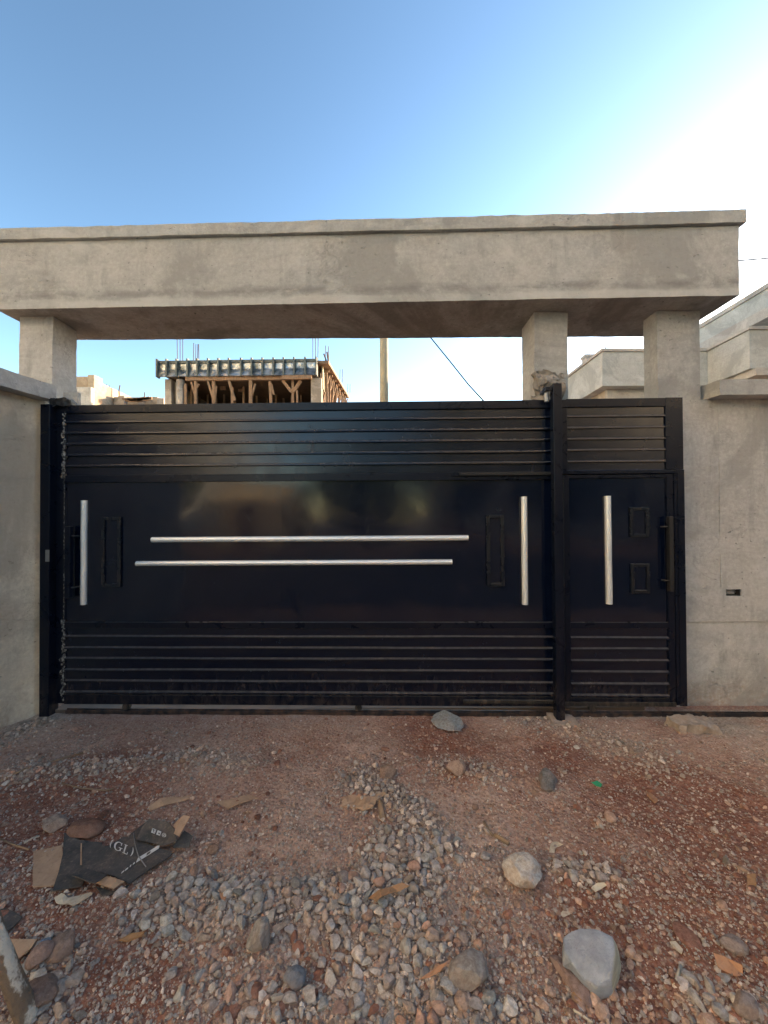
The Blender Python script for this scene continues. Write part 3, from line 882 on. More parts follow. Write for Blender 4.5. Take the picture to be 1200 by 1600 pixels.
# ------------------------------------------------------------------ background: building under construction
def house_thing(name, label, cat, loc):
    return thing(name, label, cat, loc)
ub = house_thing('unfinished_building', 'concrete building under construction with steel slab formwork on timber props', 'building', (-8, 22, 0))
def put(o): return wloc(o, ub)
Yf = 22.0
A, B = P(249, 565, Yf), P(497, 562, Yf - .2)
Bk = P(545.5, 607, 28.5)
zt = A.z
xl, xr = A.x, B.x
zbot = P(372, 591, Yf).z
slabm = MB()
xbk = Bk.x
zbk = zt
slabm.prism([(xl + .4, Yf + .15), (xr, Yf - .05), (xr + .55, Yf + .0), (xbk, 28.5), (xl + .4, 28.5)], zt - .16, zt)
put(slabm.build('roof_slab', M['timber'], ub))
put(MB().prism([(xl + .4, Yf + .16), (xr - .05, Yf + .1), (xr - .05, 28.3), (xl + .4, 28.3)], zbot + .06, zt - .17).build('slab_formwork', M['timber_shaded'], ub))
st = [249, 264, 279.6, 296.6, 312, 328.7, 344.7, 361, 380, 396.4, 413, 430, 445.7, 462, 479, 496]
for i, px in enumerate(st):
    p = P(px, 566, Yf); y_ = Yf - .2 * (p.x - xl) / (xr - xl)
    o = MB().box(p.x - .04, p.x + .04, y_ - .30, y_ + .02, zbot, zt + .04).build('stiffener', M['formwork_rib'], ub); put(o)
    if i < len(st) - 1:
        q = P(st[i + 1], 566, Yf)
        x0, x1 = p.x + .042, q.x - .042
        zm = zbot + (zt - zbot) * .48
        m = MB(); jit = random.uniform(-.05, .05)
        m.hexa([(x0, y_ - .05, zm), (x0, y_ - .05, zt - .16), (x0, y_, zm), (x0, y_, zt - .16), (x1, y_ - .05, zm), (x1, y_ - .05, zt - .16), (x1, y_, zm), (x1, y_, zt - .16)])
        m.hexa([(x0, y_ - .26 + jit, zbot + .03), (x0, y_ - .06, zm - .002), (x0, y_ - .2, zbot + .01), (x0, y_, zm - .002), (x1, y_ - .26 - jit, zbot + .03), (x1, y_ - .06, zm - .002), (x1, y_ - .2, zbot + .01), (x1, y_, zm - .002)])
        put(m.build('formwork_panel', M['formwork'], ub))
        put(MB().box(x0, x1, y_ - .12, y_, zt - .155, zt).build('formwork_lip', M['formwork_rib'], ub))
def ubar(p, q, w, Ya=None, mat='timber', name='prop', dy=0, Yq=None):
    a = P(*p, Ya or Yf - .1); b = P(*q, Yq or Ya or Yf - .1)
    put(MB().bar(a, b, w).build(name, M[mat], ub))
ubar((291, 592.5), (441, 591), .22, name='timber_beam'); ubar((441, 590.5), (487, 589.5), .2, name='timber_beam', Ya=Yf - .35)
zfl = P(400, 655, Yf).z
for (p, q, w) in (((306, 596), (306, 660), .14), ((299, 597), (305, 618), .1), ((311, 600), (303, 612), .1), ((334, 596), (334, 660), .15), ((325, 596), (333, 622), .11), ((338, 603), (335, 640), .09),
                  ((358, 595), (367, 626), .13), ((363, 606), (363, 660), .12), ((392, 595), (392, 660), .17), ((399, 600), (393, 620), .1), ((422, 596), (425, 660), .14), ((424, 600), (428, 617), .1),
                  ((457.5, 595), (458, 660), .13), ((442, 595), (456, 613), .16), ((470, 595), (458, 613), .16), ((290, 600), (291, 660), .12), ((464, 610), (466, 660), .1)):
    ubar(p, q, w)
for k in range(14):                                        # more props deeper under the slab
    px = 300 + k * 13 + random.uniform(-3, 3); Yd = random.uniform(23.2, 26.5)
    top = P(px, 596, Yd); top.z = zbot + .06
    put(MB().bar(top, Vector((top.x + random.uniform(-.15, .15), Yd, zfl)), .11).build('prop', M['timber'], ub))
for (px, py0, py1, Yd) in ((348, 601, 609, 23.5), (376, 603, 612, 24)):
    a, b = P(px - 4, py1, Yd), P(px + 4, py0, Yd)
    put(MB().box(a.x, b.x, Yd, Yd + .1, a.z, b.z).build('formwork_board', M['timber'], ub))
put(MB().tube([P(282, 594, Yf), P(282, 662, Yf)], .21, 16).build('column', M['raw_concrete'], ub, smooth=True))
a, b = P(486, 660, Yf), P(502, 596, Yf)
put(MB().box(a.x, b.x, Yf, Yf + .5, 0, zbot).build('column', M['raw_concrete'], ub))
a, b = P(256, 660, Yf), P(266, 592, Yf)
put(MB().box(a.x, b.x, Yf + .1, Yf + .5, 0, zbot).build('column', M['raw_concrete'], ub))
put(MB().box(xl + .3, xr + .3, Yf - .3, 28.5, zfl - .25, zfl).build('floor_slab', M['raw_concrete'], ub))
put(MB().box(xl + .45, xr + .2, 28.0, 28.25, 0, zt - .2).build('back_wall', M['bare_block'], ub))
put(MB().box(xl + .3, xl + .5, Yf + .8, 28.0, 0, zt - .2).build('side_wall', M['bare_block'], ub))
put(MB().box(xl + .3, xr + .3, Yf + .3, Yf + .5, 0, zfl - .26).build('front_wall', M['bare_block'], ub))
# the open right flank in sunlight: timber shuttering and props
x0 = xr + .12
put(MB().hexa([(x0, Yf + .3, zbot - .5), (x0, Yf + .3, zt - .17), (x0 + .06, Yf + .3, zbot - .5), (x0 + .06, Yf + .3, zt - .17),
               (x0, Yf + 1.0, zbot - .5), (x0, Yf + 1.0, zt - .17), (x0 + .06, Yf + 1.0, zbot - .5), (x0 + .06, Yf + 1.0, zt - .17)]).build('shutter_board', M['timber_pale'], ub))
for k in range(7):
    yy = Yf + .9 + k * .8
    xe = xr + .2 + (xbk - xr - .3) * (k + 1) / 8.0
    put(MB().bar((xe, yy, zt - .2), (xe - .05 + random.uniform(-.2, .2), yy + random.uniform(-.2, .2), zfl), .12).build('prop', M['timber'], ub))
    put(MB().bar((xe - .4, yy, zt - .25), (xe + .15, yy, zt - .25), .13).build('joist', M['timber'], ub))
    put(MB().bar((xe - .5, yy + .1, zfl + .3), (xe + .1, yy + .5, zt - .3), .09).build('brace', M['timber'], ub))
put(MB().box(xr - .2, xr - .1, Yf + .52, 28.0, zfl, zt - .2).build('sun_screen', M['timber_shaded'], ub))  # screen added inside the flank to stop sun entering under the slab
rebars = [(277.5, 532, 565), (281.5, 530, 565), (285.5, 532, 565), (302, 536, 565), (305.5, 538, 565), (308.5, 538, 565), (311, 538, 565), (489, 531, 563), (493, 531, 563), (496.5, 532, 563), (508, 540, 565), (514, 541, 567)]
for (px, y0, y1) in rebars:
    Yd = Yf + 1.0
    a, b = P(px, y1, Yd), P(px + random.uniform(-1, 1), y0 - (8 if y0 < 534 else 0), Yd); a.z = zt - .05
    put(MB().tube([a, b], .022, 6).build('rebar', M['rebar'], ub))
for (px, y0, Yd) in ((533, 577, 25.5), (545, 600, 27.5)):
    a, b = P(px, 612, Yd), P(px + .5, y0, Yd); a.z = zt - .05
    for s in (-.08, .08):
        put(MB().tube([a + Vector((s, 0, 0)), b + Vector((s, 0, 0))], .022, 6).build('rebar', M['rebar'], ub))
for (p, q) in (((506, 553), (510, 564)), ((511, 550), (513, 565))):
    ubar(p, q, .08, Yf + .3, mat='rebar', name='stake')

# ------------------------------------------------------------------ background left: unfinished block house
bb = house_thing('block_house', 'bare unfinished block house with a sunlit pier, far left beyond the gate', 'building', (-18, 25, 0))
putb = lambda o: wloc(o, bb)
Yb_ = 25.0
def bbox(px0, px1, pyt, Y0, Y1, mat, name, z0=0.0):
    a, b = P(px0, pyt, Y0), P(px1, pyt, Y0)
    putb(MB().box(a.x, b.x, Y0, Y1, z0, a.z).build(name, M[mat], bb, .02))
bbox(137, 147, 585.5, 25.0, 25.75, 'bare_block', 'pier')
bbox(60, 136.8, 588.5, 25.3, 30, 'bare_block', 'rear_wall')
bbox(60, 142, 605, 24.0, 24.3, 'plaster_side', 'front_wall')
a = P(147, 612, 25.8)
putb(MB().hexa([(a.x - .2, 25.8, 0), (a.x - .2, 25.8, a.z), (a.x - .2, 29.5, 0), (a.x - .2, 29.5, a.z + .1), (a.x, 25.8, 0), (a.x, 25.8, a.z), (a.x, 29.5, 0), (a.x, 29.5, a.z + .1)]).build('side_wall', M['bare_block'], bb))
for (px, y0) in ((163, 601), (167, 600), (171.5, 602)):
    q = P(px, y0, 28); putb(MB().tube([(q.x, 28, a.z - .1), q], .025, 6).build('rebar', M['rebar'], bb))
rs = house_thing('parapet_stub', 'low broken block parapet with bare rebar, left of the building under construction', 'parapet', (-17, 27, 0))
putr = lambda o: wloc(o, rs)
rr = random.Random(3)
px = 176.0
while px < 250:
    w = rr.uniform(7, 12); pyt = 619.5 + rr.uniform(-1.5, 1.2)
    a, b = P(px, pyt, 27.5), P(px + w - .3, pyt, 27.5)
    putr(MB().box(a.x, b.x, 27.5 + rr.uniform(0, .3), 28.6, 0, a.z).build('wall_bay', M['bare_block'] if rr.random() < .6 else M['raw_concrete'], rs, .02))
    px += w
for k in range(9):
    p = 180 + rr.uniform(0, 40); a, b = P(p, 626 + rr.uniform(-3, 1), 27.2), P(p + rr.uniform(10, 24), 622 + rr.uniform(-2, 4), 27.2)
    putr(MB().bar(a, b, .13).build('timber', M['timber'], rs))
putr(MB().tube([P(186.5, 622, 27.8), P(186, 610, 27.8), P(187.5, 602, 27.8)], .045, 6).build('rebar', M['rebar'], rs))
putr(MB().tube([P(226, 622, 27.8), P(226, 613, 27.8)], .04, 6).build('rebar', M['rebar'], rs))

# ------------------------------------------------------------------ utility pole and cables
pole = thing('utility_pole', 'slim pale wooden utility pole standing behind the gate', 'utility pole', (P(600, 600, 12).x, 12, 0))
pz = P(600, 420, 12).z
o = MB().tube([(0, 0, -.3), (0, 0, 2.5), (0, 0, 5), (.005, 0, pz)], [.145, .14, .132, .12], 20).build('shaft', M['timber_pale'], pole, smooth=True)
MB().bar((-.5, -.13, pz - .15), (.5, -.13, pz - .15), .09).build('crossarm', M['timber_pale'], pole)
MB().tube([(.35, -.13, pz - .10), (.35, -.13, pz + .03)], [.04, .025], 10).build('insulator', M['house_trim'], pole)
def cable(pts, r, label):
    pts = [Vector(p) for p in pts]
    if len(pts) == 2:
        a, b = pts; pts = [a + (b - a) * (k / 14) + Vector((0, 0, -.35 * 4 * (k / 14) * (1 - k / 14))) for k in range(15)]
    o = MB().tube(pts, r, 6).build('overhead_cable', M['cable'], None, smooth=True)
    return tag(o, label, 'cable', None)
pt = Vector(pole.location) + Vector((.35, -.13, pz + .02))
cpts = [pt] + [P(*q) for q in ((640, 492, 11.6), (675, 530, 11), (705, 567, 10.4), (732, 601, 9.9), (757, 628, 9.4), (800, 668, 8.8))]
cable(cpts, .016, 'thin black cable sloping down from the pole behind the gate')
ca_, cb_ = P(1060, 414, 14), P(1330, 395, 9)
cable([ca_, P(1157, 407, 12.2), P(1200, 403.5, 11.2), cb_], .020, 'black cable crossing the white sky right of the beam end')

# ------------------------------------------------------------------ right: neighbour's house
hs = house_thing('neighbour_house', 'two storey blue grey cement house with stepped terrace parapets behind the right wall', 'house', (12, 14, 0))
puth = lambda o: wloc(o, hs)
Y0 = 11.7
p1 = P(941, 550, Y0); zp = p1.z; X0 = p1.x
zq = P(941, 603, Y0).z
X1 = 9.75
def yat(px, py, zz): return yb(px, py, zz)
Y1 = 10.35
def par(x0, x1, y0, y1, z0, z1, mat, name, am=.006, sd=61, res=.2):
    puth(rough_hexa(name, hexbox(x0, x1, y0, y1, z0, z1), res, am, M[mat], hs, seed=sd))
par(X0, X1, Y0, Y0 + .15, zq, zp, 'house_plaster', 'terrace_parapet')
par(X0, X0 + .15, Y0 + .152, 19.0, zq, zp, 'house_plaster', 'terrace_parapet', sd=62)
par(X1 - .15, X1, Y1, Y0 - .002, zq - .0, zp, 'house_plaster', 'terrace_parapet', sd=63)
par(X1 + .002, 24, Y1, Y1 + .15, zq, zp, 'house_plaster', 'terrace_parapet', sd=64)
c_ = .05
cz = .085
par(X0 - c_, X1 - c_ - .002, Y0 - c_, Y0 + .2, zp + .002, zp + cz, 'house_trim', 'parapet_coping', sd=65)
par(X0 - c_, X0 + .2, Y0 + .202, 19.05, zp + .002, zp + cz, 'house_trim', 'parapet_coping', sd=66)
par(X1 - .15 - c_, X1 + c_, Y1 + .202, Y0 + .2, zp + .004, zp + cz + .003, 'house_trim', 'parapet_coping', sd=67)
par(X1 - .15 - c_, 24, Y1 - c_, Y1 + .2, zp + .002, zp + cz, 'house_trim', 'parapet_coping', sd=68)
# band and recessed wall below the terrace
par(X0 + .30, X1, Y0 + .30, Y0 + .42, zq - .30, zq - .002, 'house_trim', 'terrace_band', sd=69)
par(X0 + .30, X0 + .42, Y0 + .42, 19, zq - .30, zq - .002, 'house_cream', 'terrace_band', sd=70)
par(X1 - .05, 24, Y1 - .06, Y1 + .3, zq - .20, zq - .002, 'house_trim', 'terrace_band', sd=71)
par(X1 - .05, X1 + .1, Y1 + .3, Y0 + .29, zq - .20, zq - .002, 'house_trim', 'terrace_band', sd=71)
puth(MB().prism([(X0 + .02, Y0 + .02), (X1 + .02, Y0 + .02), (X1 + .02, Y1 + .02), (24, Y1 + .02), (24, 19), (X0 + .02, 19)], zq - .0, zq + .14).build('terrace_slab', M['house_plaster'], hs))
puth(MB().prism([(X0 + .6, Y0 + .6), (X1 + .6, Y0 + .6), (X1 + .6, Y1 + .6), (24, Y1 + .6), (24, 19), (X0 + .6, 19)], 0, zq - .002).build('ground_floor_walls', M['house_cream'], hs))
# upper storey, set back, with a double banded roof edge
ua, uc = P(1096, 509, 16.2), P(1200, 436.5, 13.0)
zr = .5 * (ua.z + uc.z); XR = .5 * (ua.x + uc.x)
Yn = 3.6  # near end, carried out of view to keep sun off the ground
zl1, zl2 = P(1150, 509, 14.6).z, P(1150, 521, 14.6).z
par(XR, 24, Yn, 22, zr - .16, zr, 'house_trim', 'roof_coping', sd=72, res=.3)
par(XR + .05, 24, Yn + .05, 22, zr - .80, zr - .162, 'house_plaster', 'roof_parapet', sd=73, res=.3)
par(XR - .02, 24, Yn - .02, 22, zr - 1.16, zr - .802, 'house_trim', 'roof_band', sd=74, res=.3)
par(XR + .55, 24, Yn + .5, 21.6, zq + .142, zr - 1.162, 'house_cream', 'upper_wall', sd=75, res=.3)
par(XR + .3, 24, Yn + .5, Y1 + .16, 0, zq + .14, 'house_cream', 'side_wing_wall', sd=76, res=.3)
vw = P(1147, 527, 14.4)
fr = MB().box(XR + .50, XR + .60, 14.0, 14.9, vw.z - .24, vw.z + .34).build('vent_window', M['house_trim'], hs); puth(fr)
for k in range(2):
    o = MB().box(XR + .485, XR + .498, 14.06 + k * .42, 14.42 + k * .42, vw.z - .18, vw.z + .28).build('window_pane', M['glass'], fr); o.matrix_parent_inverse = Matrix.Identity(4)
q = P(1191, 516, 11.6)
puth(MB().tube([(q.x, 12.2, zp - .3), (q.x, 12.2, zp + .5), (q.x + .06, 12.2, zp + .62)], .035, 8).build('vent_pipe', M['rebar'], hs, smooth=True))
# roof tank stand and aerial further back on the terrace
a, b = P(915, 560, 17.5), P(927, 553.5, 17.5)
puth(MB().box(a.x, b.x, 17.5, 17.85, zq + .14, b.z - .12).build('chimney', M['house_trim'], hs, .01))
puth(MB().box(a.x - .04, b.x + .04, 17.46, 17.89, b.z - .119, b.z).build('chimney_cap', M['house_trim'], hs, .01))
a = P(946, 541, 12.5); puth(MB().tube([(a.x, 12.5, zp + .05), (a.x, 12.5, a.z)], .016, 6).build('aerial', M['rebar'], hs))

# ------------------------------------------------------------------ unseen street: reflected house and trees, plus added bounce blocks and shading house
fh = house_thing('street_house', 'low ochre house across the street, seen as a warm reflection in the gate', 'house', (-7.5, -14, 0))
putf = lambda o: wloc(o, fh)
putf(MB().box(-9.7, -5.7, -20, -14, -.1, 3.35).build('house_walls', M['ochre_paint'], fh))
putf(MB().box(-9.9, -5.5, -20.2, -13.8, 3.353, 3.55).build('roof_slab', M['house_trim'], fh))
putf(MB().box(-8.6, -7.6, -14.003, -13.95, -.05, 2.1).build('door', M['timber'], fh))
fb_ = house_thing('bounce_block', 'tall unseen cream block added on the left to bounce warm sunlight', 'building', (-20, -10, 0))
wloc(MB().box(-32, -16, -34, 12, -.1, 25).build('block_walls', M['bounce_cream'], fb_), fb_)  # unseen block, added to throw warm bounced light on ground and walls
wloc(MB().box(-32.3, -15.7, -34.3, 12.3, 25.003, 25.5).build('roof_slab', M['house_trim'], fb_), fb_)
for k in range(10):
    for zz in (2, 5.2, 8.4, 11.6, 14.8, 18, 21.2):
        wloc(MB().box(-16.01, -15.95, -31 + k * 4.2, -29.7 + k * 4.2, zz, zz + 1.4).build('window', M['glass'], fb_), fb_)
tb = house_thing('bounce_block', 'tall unseen cream block added behind the trees to bounce warm sunlight', 'building', (13, -26, 0))
wloc(MB().box(3, 32, -36, -24, -.1, 22).build('block_walls', M['bounce_cream'], tb), tb)  # second added block; its upper floors bounce sunlight towards the gate
wloc(MB().box(2.7, 32.3, -36.3, -23.7, 22.003, 22.5).build('roof_slab', M['house_trim'], tb), tb)
for k in range(7):
    for zz in range(6):
        wloc(MB().box(5 + k * 3.9, 6.2 + k * 3.9, -24.01, -23.95, 2.2 + zz * 3.3, 3.5 + zz * 3.3).build('window', M['glass'], tb), tb)
n2h = house_thing('shading_house', 'plain unseen house added on the right to shade the street', 'house', (18, -10, 0))
wloc(MB().box(18, 26, -24, 4.5, -.1, 7.2).build('house_walls', M['house_plaster'], n2h), n2h)  # unseen house, added to block sun from the street behind the camera
wloc(MB().box(17.7, 26.3, -24.3, 4.8, 7.203, 7.6).build('roof_slab', M['house_trim'], n2h), n2h)
for k in range(6):
    for zz in (1.2, 4.3):
        wloc(MB().box(17.95, 18.01, -22 + k * 4.2, -20.4 + k * 4.2, zz, zz + 1.4).build('window', M['glass'], n2h), n2h)
t = NT('dark_leaf'); M['foliage'] = t.done(t.mix(t.noise(3, 4), (.035, .06, .018), (.06, .085, .03)), .6)
t = NT('bark'); M['bark'] = t.done(t.mix(t.noise(20, 4), (.12, .09, .065), (.07, .05, .04)), .9)
for k, (tx, ty, hh) in enumerate(((-1.8, -16, 7.5), (3.5, -15, 11.0), (9, -15, 11.0), (-14, -15, 8.5))):
    tr = thing('tree', ('dense dark tree across the street left of the row', 'tallest dark tree across the street', 'broad dark tree across the street right of the tallest', 'dark tree left of the low ochre house across the street')[k], 'tree', (tx, ty, 0), 0, 'trees across the street')
    MB().tube([(0, 0, -.2), (.1, 0, hh * .35), (.0, .1, hh * .7)], [.22, .16, .08], 10).build('trunk', M['bark'], tr, smooth=True)
    nl = 3800
    u = RNG.normal(size=(nl, 3)); u /= np.linalg.norm(u, axis=1)[:, None]
    rad = RNG.random(nl) ** .4
    cpos = u * rad[:, None] * np.array([3.4, 2.8, hh * .46]) * (1 + .35 * fbm(u * 1.0 + k * 9, 1.6, 2, k))[:, None] + np.array([0, 0, hh * .52])
    t1 = RNG.normal(size=(nl, 3)); t1 /= np.linalg.norm(t1, axis=1)[:, None]
    t2 = np.cross(t1, RNG.normal(size=(nl, 3))); t2 /= np.linalg.norm(t2, axis=1)[:, None]
    sz = RNG.uniform(.12, .26, nl)[:, None]
    V = np.stack([cpos - t1 * sz, cpos + t2 * sz * .6, cpos + t1 * sz, cpos - t2 * sz * .6], 1).reshape(-1, 3)
    np_mesh('crown', V, np.arange(nl * 4).reshape(-1, 4), M['foliage'], tr)
# ------------------------------------------------------------------ stones
LAND = []                                             # (name, x, y) landmarks used in labels
def landmark(name, px, py):
    c = GD(px, py); LAND.append((name, c.x, c.y))
def ground_at(px, py):
    c = GD(px, py)
    for _ in range(3):
        h = height1(c.x, c.y); c = GD(px, py, h)
    return c
def place_rock(name, label, cat, me, px, py, color, size, rot=(0, 0, 0), sink=.3, mat=None, group=None):
    o = bpy.data.objects.new(name, me)
    if not me.materials: me.materials.append(mat or M['stone'])
    c = ground_at(px, py)
    o.location = (c.x, c.y, c.z + size[2] * (1 - sink) * .8)
    o.scale = size; o.rotation_euler = rot; o.color = (*color, 1)
    link(o); tag(o, label, cat, group)
    return o
def pm(py): return (py - 807) / EYE                   # pixels per metre on the ground at that row
C_GREY, C_BLUE, C_BROWN, C_RED, C_PALE, C_DARK, C_TAN = (.47, .44, .395), (.38, .385, .37), (.45, .36, .29), (.46, .29, .215), (.62, .57, .50), (.28, .265, .24), (.54, .41, .31)
# the big slate
def slate():
    top = [(880, 1462, .095), (892, 1454, .105), (908, 1449, .11), (935, 1452, .115), (958, 1464, .115), (961, 1485, .10), (959, 1508, .082), (956, 1531, .062), (934, 1543, .045), (912, 1531, .048), (893, 1506, .07), (881, 1485, .085)]
    low = {4: (968, 1478), 5: (973, 1507), 6: (969, 1524), 7: (957, 1555), 8: (935, 1553), 9: (909, 1537), 10: (891, 1512)}
    c0 = GD(925, 1500)
    T = [GD(p[0], p[1], z=p[2]) for p in top]
    n = len(T)
    B = []
    for i in range(n):
        if i in low: b_ = GD(*low[i], z=0.0)
        else:
            b_ = Vector((T[i].x, T[i].y, 0.0)); d_ = b_ - Vector((c0.x, c0.y, 0)); b_ = b_ + d_ * .04
        b_.z = -.03; B.append(b_)
    cm2 = sum(T, Vector()) / n
    V = [tuple(q) for q in B] + [tuple((B[i] * .45 + T[i] * .55) + (T[i] - cm2) * .03) for i in range(n)] + [tuple(q) for q in T] + [tuple(cm2 + (q - cm2) * .55 + Vector((0, 0, .010))) for q in T]
    fs = []
    for k in range(3):
        for i in range(n):
            j = (i + 1) % n; fs.append((k * n + i, k * n + j, (k + 1) * n + j, (k + 1) * n + i))
    fs.append(tuple(3 * n + i for i in range(n)))
    bm = bmesh.new()
    vs_ = [bm.verts.new(v) for v in V]
    for f in fs: bm.faces.new([vs_[i] for i in f])
    bmesh.ops.recalc_face_normals(bm, faces=bm.faces)
    bmesh.ops.bevel(bm, geom=list(bm.edges), offset=.004, segments=1, affect='EDGES')
    bmesh.ops.triangulate(bm, faces=bm.faces)
    for _ in range(2): bmesh.ops.subdivide_edges(bm, edges=[e for e in bm.edges if e.calc_length() > .02], cuts=1, use_grid_fill=True)
    pts = np.array([v.co[:] for v in bm.verts])
    dn = fbm(pts, 14, 4, 5) * .008
    for v, d in zip(bm.verts, dn): v.co.z += d
    me = bpy.data.meshes.new('slate_rock'); bm.to_mesh(me); bm.free()
    me.polygons.foreach_set('use_smooth', [True] * len(me.polygons)); me.set_sharp_from_angle(angle=math.radians(24))
    t = NT('blue_grey_slate')
    n1, n2, n3 = t.noise(14, 7, .68), t.noise(40, 6, .7), t.noise(120, 4, .7)
    z_ = t.sep(t.node('ShaderNodeNewGeometry').outputs['Normal'])[2]
    col = t.mix(t.ramp(n1, .35, .65), (.42, .455, .50), (.27, .295, .33))
    col = t.mix(t.ramp(n2, .58, .70, 0, .7), col, (.40, .42, .45))
    col = t.mix(t.ramp(n2, .30, .40, .5, 0), col, (.23, .20, .18))
    nx2 = t.sep(t.node('ShaderNodeNewGeometry').outputs['Normal'])[0]
    side = t.math('MULTIPLY', t.ramp(z_, .45, .75, 1, 0), t.ramp(nx2, .35, .6))
    layers = t.noise(12, 6, .65, t.mapping((1, 1, 5)))
    col = t.mix(side, col, t.mix(t.ramp(layers, .4, .6), (.50, .50, .38), (.36, .36, .29)))
    me.materials.append(t.done(col, .75, t.bump(t.math('ADD', n2, t.math('ADD', n3, n1)), .8, .008), spec=.3))
    o = bpy.data.objects.new('slate_rock', me); link(o)
    o.location.z = height1(c0.x, c0.y) - .002
    tag(o, 'large smooth blue grey slate rock with a pale broken side, lower right', 'rock')
slate(); landmark('the slate rock', 925, 1500)
R3 = [rock_mesh(f'rock_shape_{k}', 100 + k, 3, 7, .20, cut=.80) for k in range(4)]
place_rock('boulder', 'rounded pale grey boulder right of the gravel heap', 'rock', rock_mesh('boulder', 7, 5, 8, .34, cut=.76), 818, 1378, (.62, .60, .54), (.098, .075, .060), (.1, .05, .4), .30)
landmark('the pale boulder', 818, 1375)
place_rock('rock', 'flat blue grey rock lying just in front of the gate on red soil', 'rock', rock_mesh('wedge_rock', 21, 4, 9, .14, (1, 1, 1), .66), 704, 1134, (.27, .31, .325), (.155, .12, .052), (.05, .12, -.35), .30)
landmark('the flat blue rock', 704, 1134)
place_rock('rock', 'dark angular grey rock with small stones around it, right of centre', 'rock', rock_mesh('dark_rock', 33, 3, 9, .16, cut=.7), 855, 1226, (.155, .165, .17), (.082, .07, .055), (.2, .1, .7), .25)
landmark('the dark rock', 855, 1224)
place_rock('rock', 'pinkish tan rock beside small blue grey stones in mid ground', 'rock', rock_mesh('tan_rock', 35, 3, 7, .16, cut=.75), 711, 1205, (.40, .285, .22), (.068, .06, .046), (.1, .1, .2), .25)
landmark('the pinkish rock', 711, 1205)
place_rock('rock', 'flattish brown rock at the top of the gravel heap', 'rock', rock_mesh('brown_rock', 37, 3, 7, .16, cut=.75), 606, 1212, (.31, .22, .165), (.072, .06, .034), (0, .1, -.2), .3)
place_rock('rock', 'largest grey rock at the bottom end of the gravel heap', 'rock', rock_mesh('grey_rock', 39, 4, 8, .17, cut=.78), 734, 1530, (.30, .29, .27), (.078, .062, .046), (.1, .0, .3), .3)
landmark('the large grey rock', 734, 1530)
place_rock('rock', 'angular tan and grey rock above the flattened black carton', 'rock', rock_mesh('carton_rock', 41, 3, 8, .18, cut=.7), 88, 1295, (.33, .27, .225), (.055, .05, .042), (.3, .2, .4), .2)
place_rock('clod', 'reddish brown clod of earth touching the top of the black carton', 'clod', rock_mesh('clod', 43, 3, 4, .22, cut=.85), 135, 1302, (.19, .095, .065), (.085, .06, .038), (0, 0, .1), .3)
place_rock('rock', 'upright grey rock at the left edge of the gravel heap', 'rock', rock_mesh('upright_rock', 45, 3, 8, .16, cut=.74), 404, 1478, (.31, .30, .275), (.052, .042, .058), (.1, .2, .6), .3)
landmark('the upright grey rock', 404, 1478)
place_rock('rock', 'blue grey egg shaped stone below the upright grey rock', 'rock', rock_mesh('egg_rock', 47, 3, 4, .12, cut=.9), 460, 1536, (.185, .215, .245), (.040, .034, .028), (0, .1, .3), .25)
place_rock('rock', 'pinkish flat rock tucked under the left side of the slate rock', 'rock', rock_mesh('under_slate', 49, 3, 8, .16, cut=.74), 891, 1530, (.30, .215, .19), (.040, .085, .022), (.05, .1, .35), .3)
place_rock('rock', 'broken brown rock on the red soil, right of the slate rock', 'rock', rock_mesh('corner_rock', 51, 3, 8, .18, cut=.72), 1146, 1482, (.27, .225, .205), (.045, .030, .026), (.1, .1, -.4), .2)
place_rock('rock', 'brown grey rock in the lower right corner beside small stones', 'rock', rock_mesh('corner_rock_2', 53, 3, 8, .18, cut=.76), 1162, 1578, (.27, .23, .21), (.042, .034, .030), (.1, .1, .4), .25)
place_rock('rock', 'reddish flat stone sunk in the soil right of the slate rock', 'rock', rock_mesh('red_flat', 55, 3, 6, .16, cut=.8), 1074, 1466, (.27, .135, .10), (.040, .055, .014), (0, 0, .3), .4)
place_rock('rock', 'dark brown oval rock at the foot of the leaning post', 'rock', rock_mesh('post_rock', 57, 3, 6, .16, cut=.8), 97, 1490, (.23, .18, .155), (.05, .05, .042), (.2, .3, .5), .25)
place_rock('rock', 'dusty pink rock between the leaning post and the dark oval rock', 'rock', rock_mesh('post_rock_2', 59, 3, 6, .16, cut=.8), 62, 1503, (.32, .22, .18), (.042, .036, .036), (.2, .0, .9), .25)
place_rock('rock', 'small blue stone beside the tan cardboard slab, lower left', 'rock', rock_mesh('blue_rock', 61, 3, 6, .14, cut=.8), 68, 1484, (.24, .30, .36), (.026, .026, .024), (.2, .0, .9), .2)
place_rock('rock', 'cracked brown rock half buried under the pile by the leaning post', 'rock', rock_mesh('post_rock_3', 63, 3, 8, .2, cut=.75), 62, 1560, (.20, .14, .115), (.06, .06, .045), (.2, .0, .4), .45)
landmark('the leaning post', 45, 1560); landmark('the black carton', 190, 1340)
# concrete block half sunk at the foot of the right wall
c = GD(1092, 1146)
blk = rough_hexa('concrete_block', hexbox(c.x - .145, c.x + .14, c.y - .01, c.y + .13, -.05, .062), .016, .022, M['raw_concrete'], None, seed=77, freq=7, edge=2.4)
tag(blk, 'rough grey concrete block half buried at the foot of the right wall', 'concrete block')
landmark('the concrete block', 1092, 1140); landmark('the guide post', 872, 1118); landmark('the tan wall', 40, 1130)
landmark('the right edge', 1190, 1260); landmark('the gravel heap', 600, 1400); landmark('the gravel head', 640, 1270); landmark('the gravel tail', 330, 1430); landmark('the lower gravel', 640, 1560); landmark('the rubble ridge', 230, 1200)

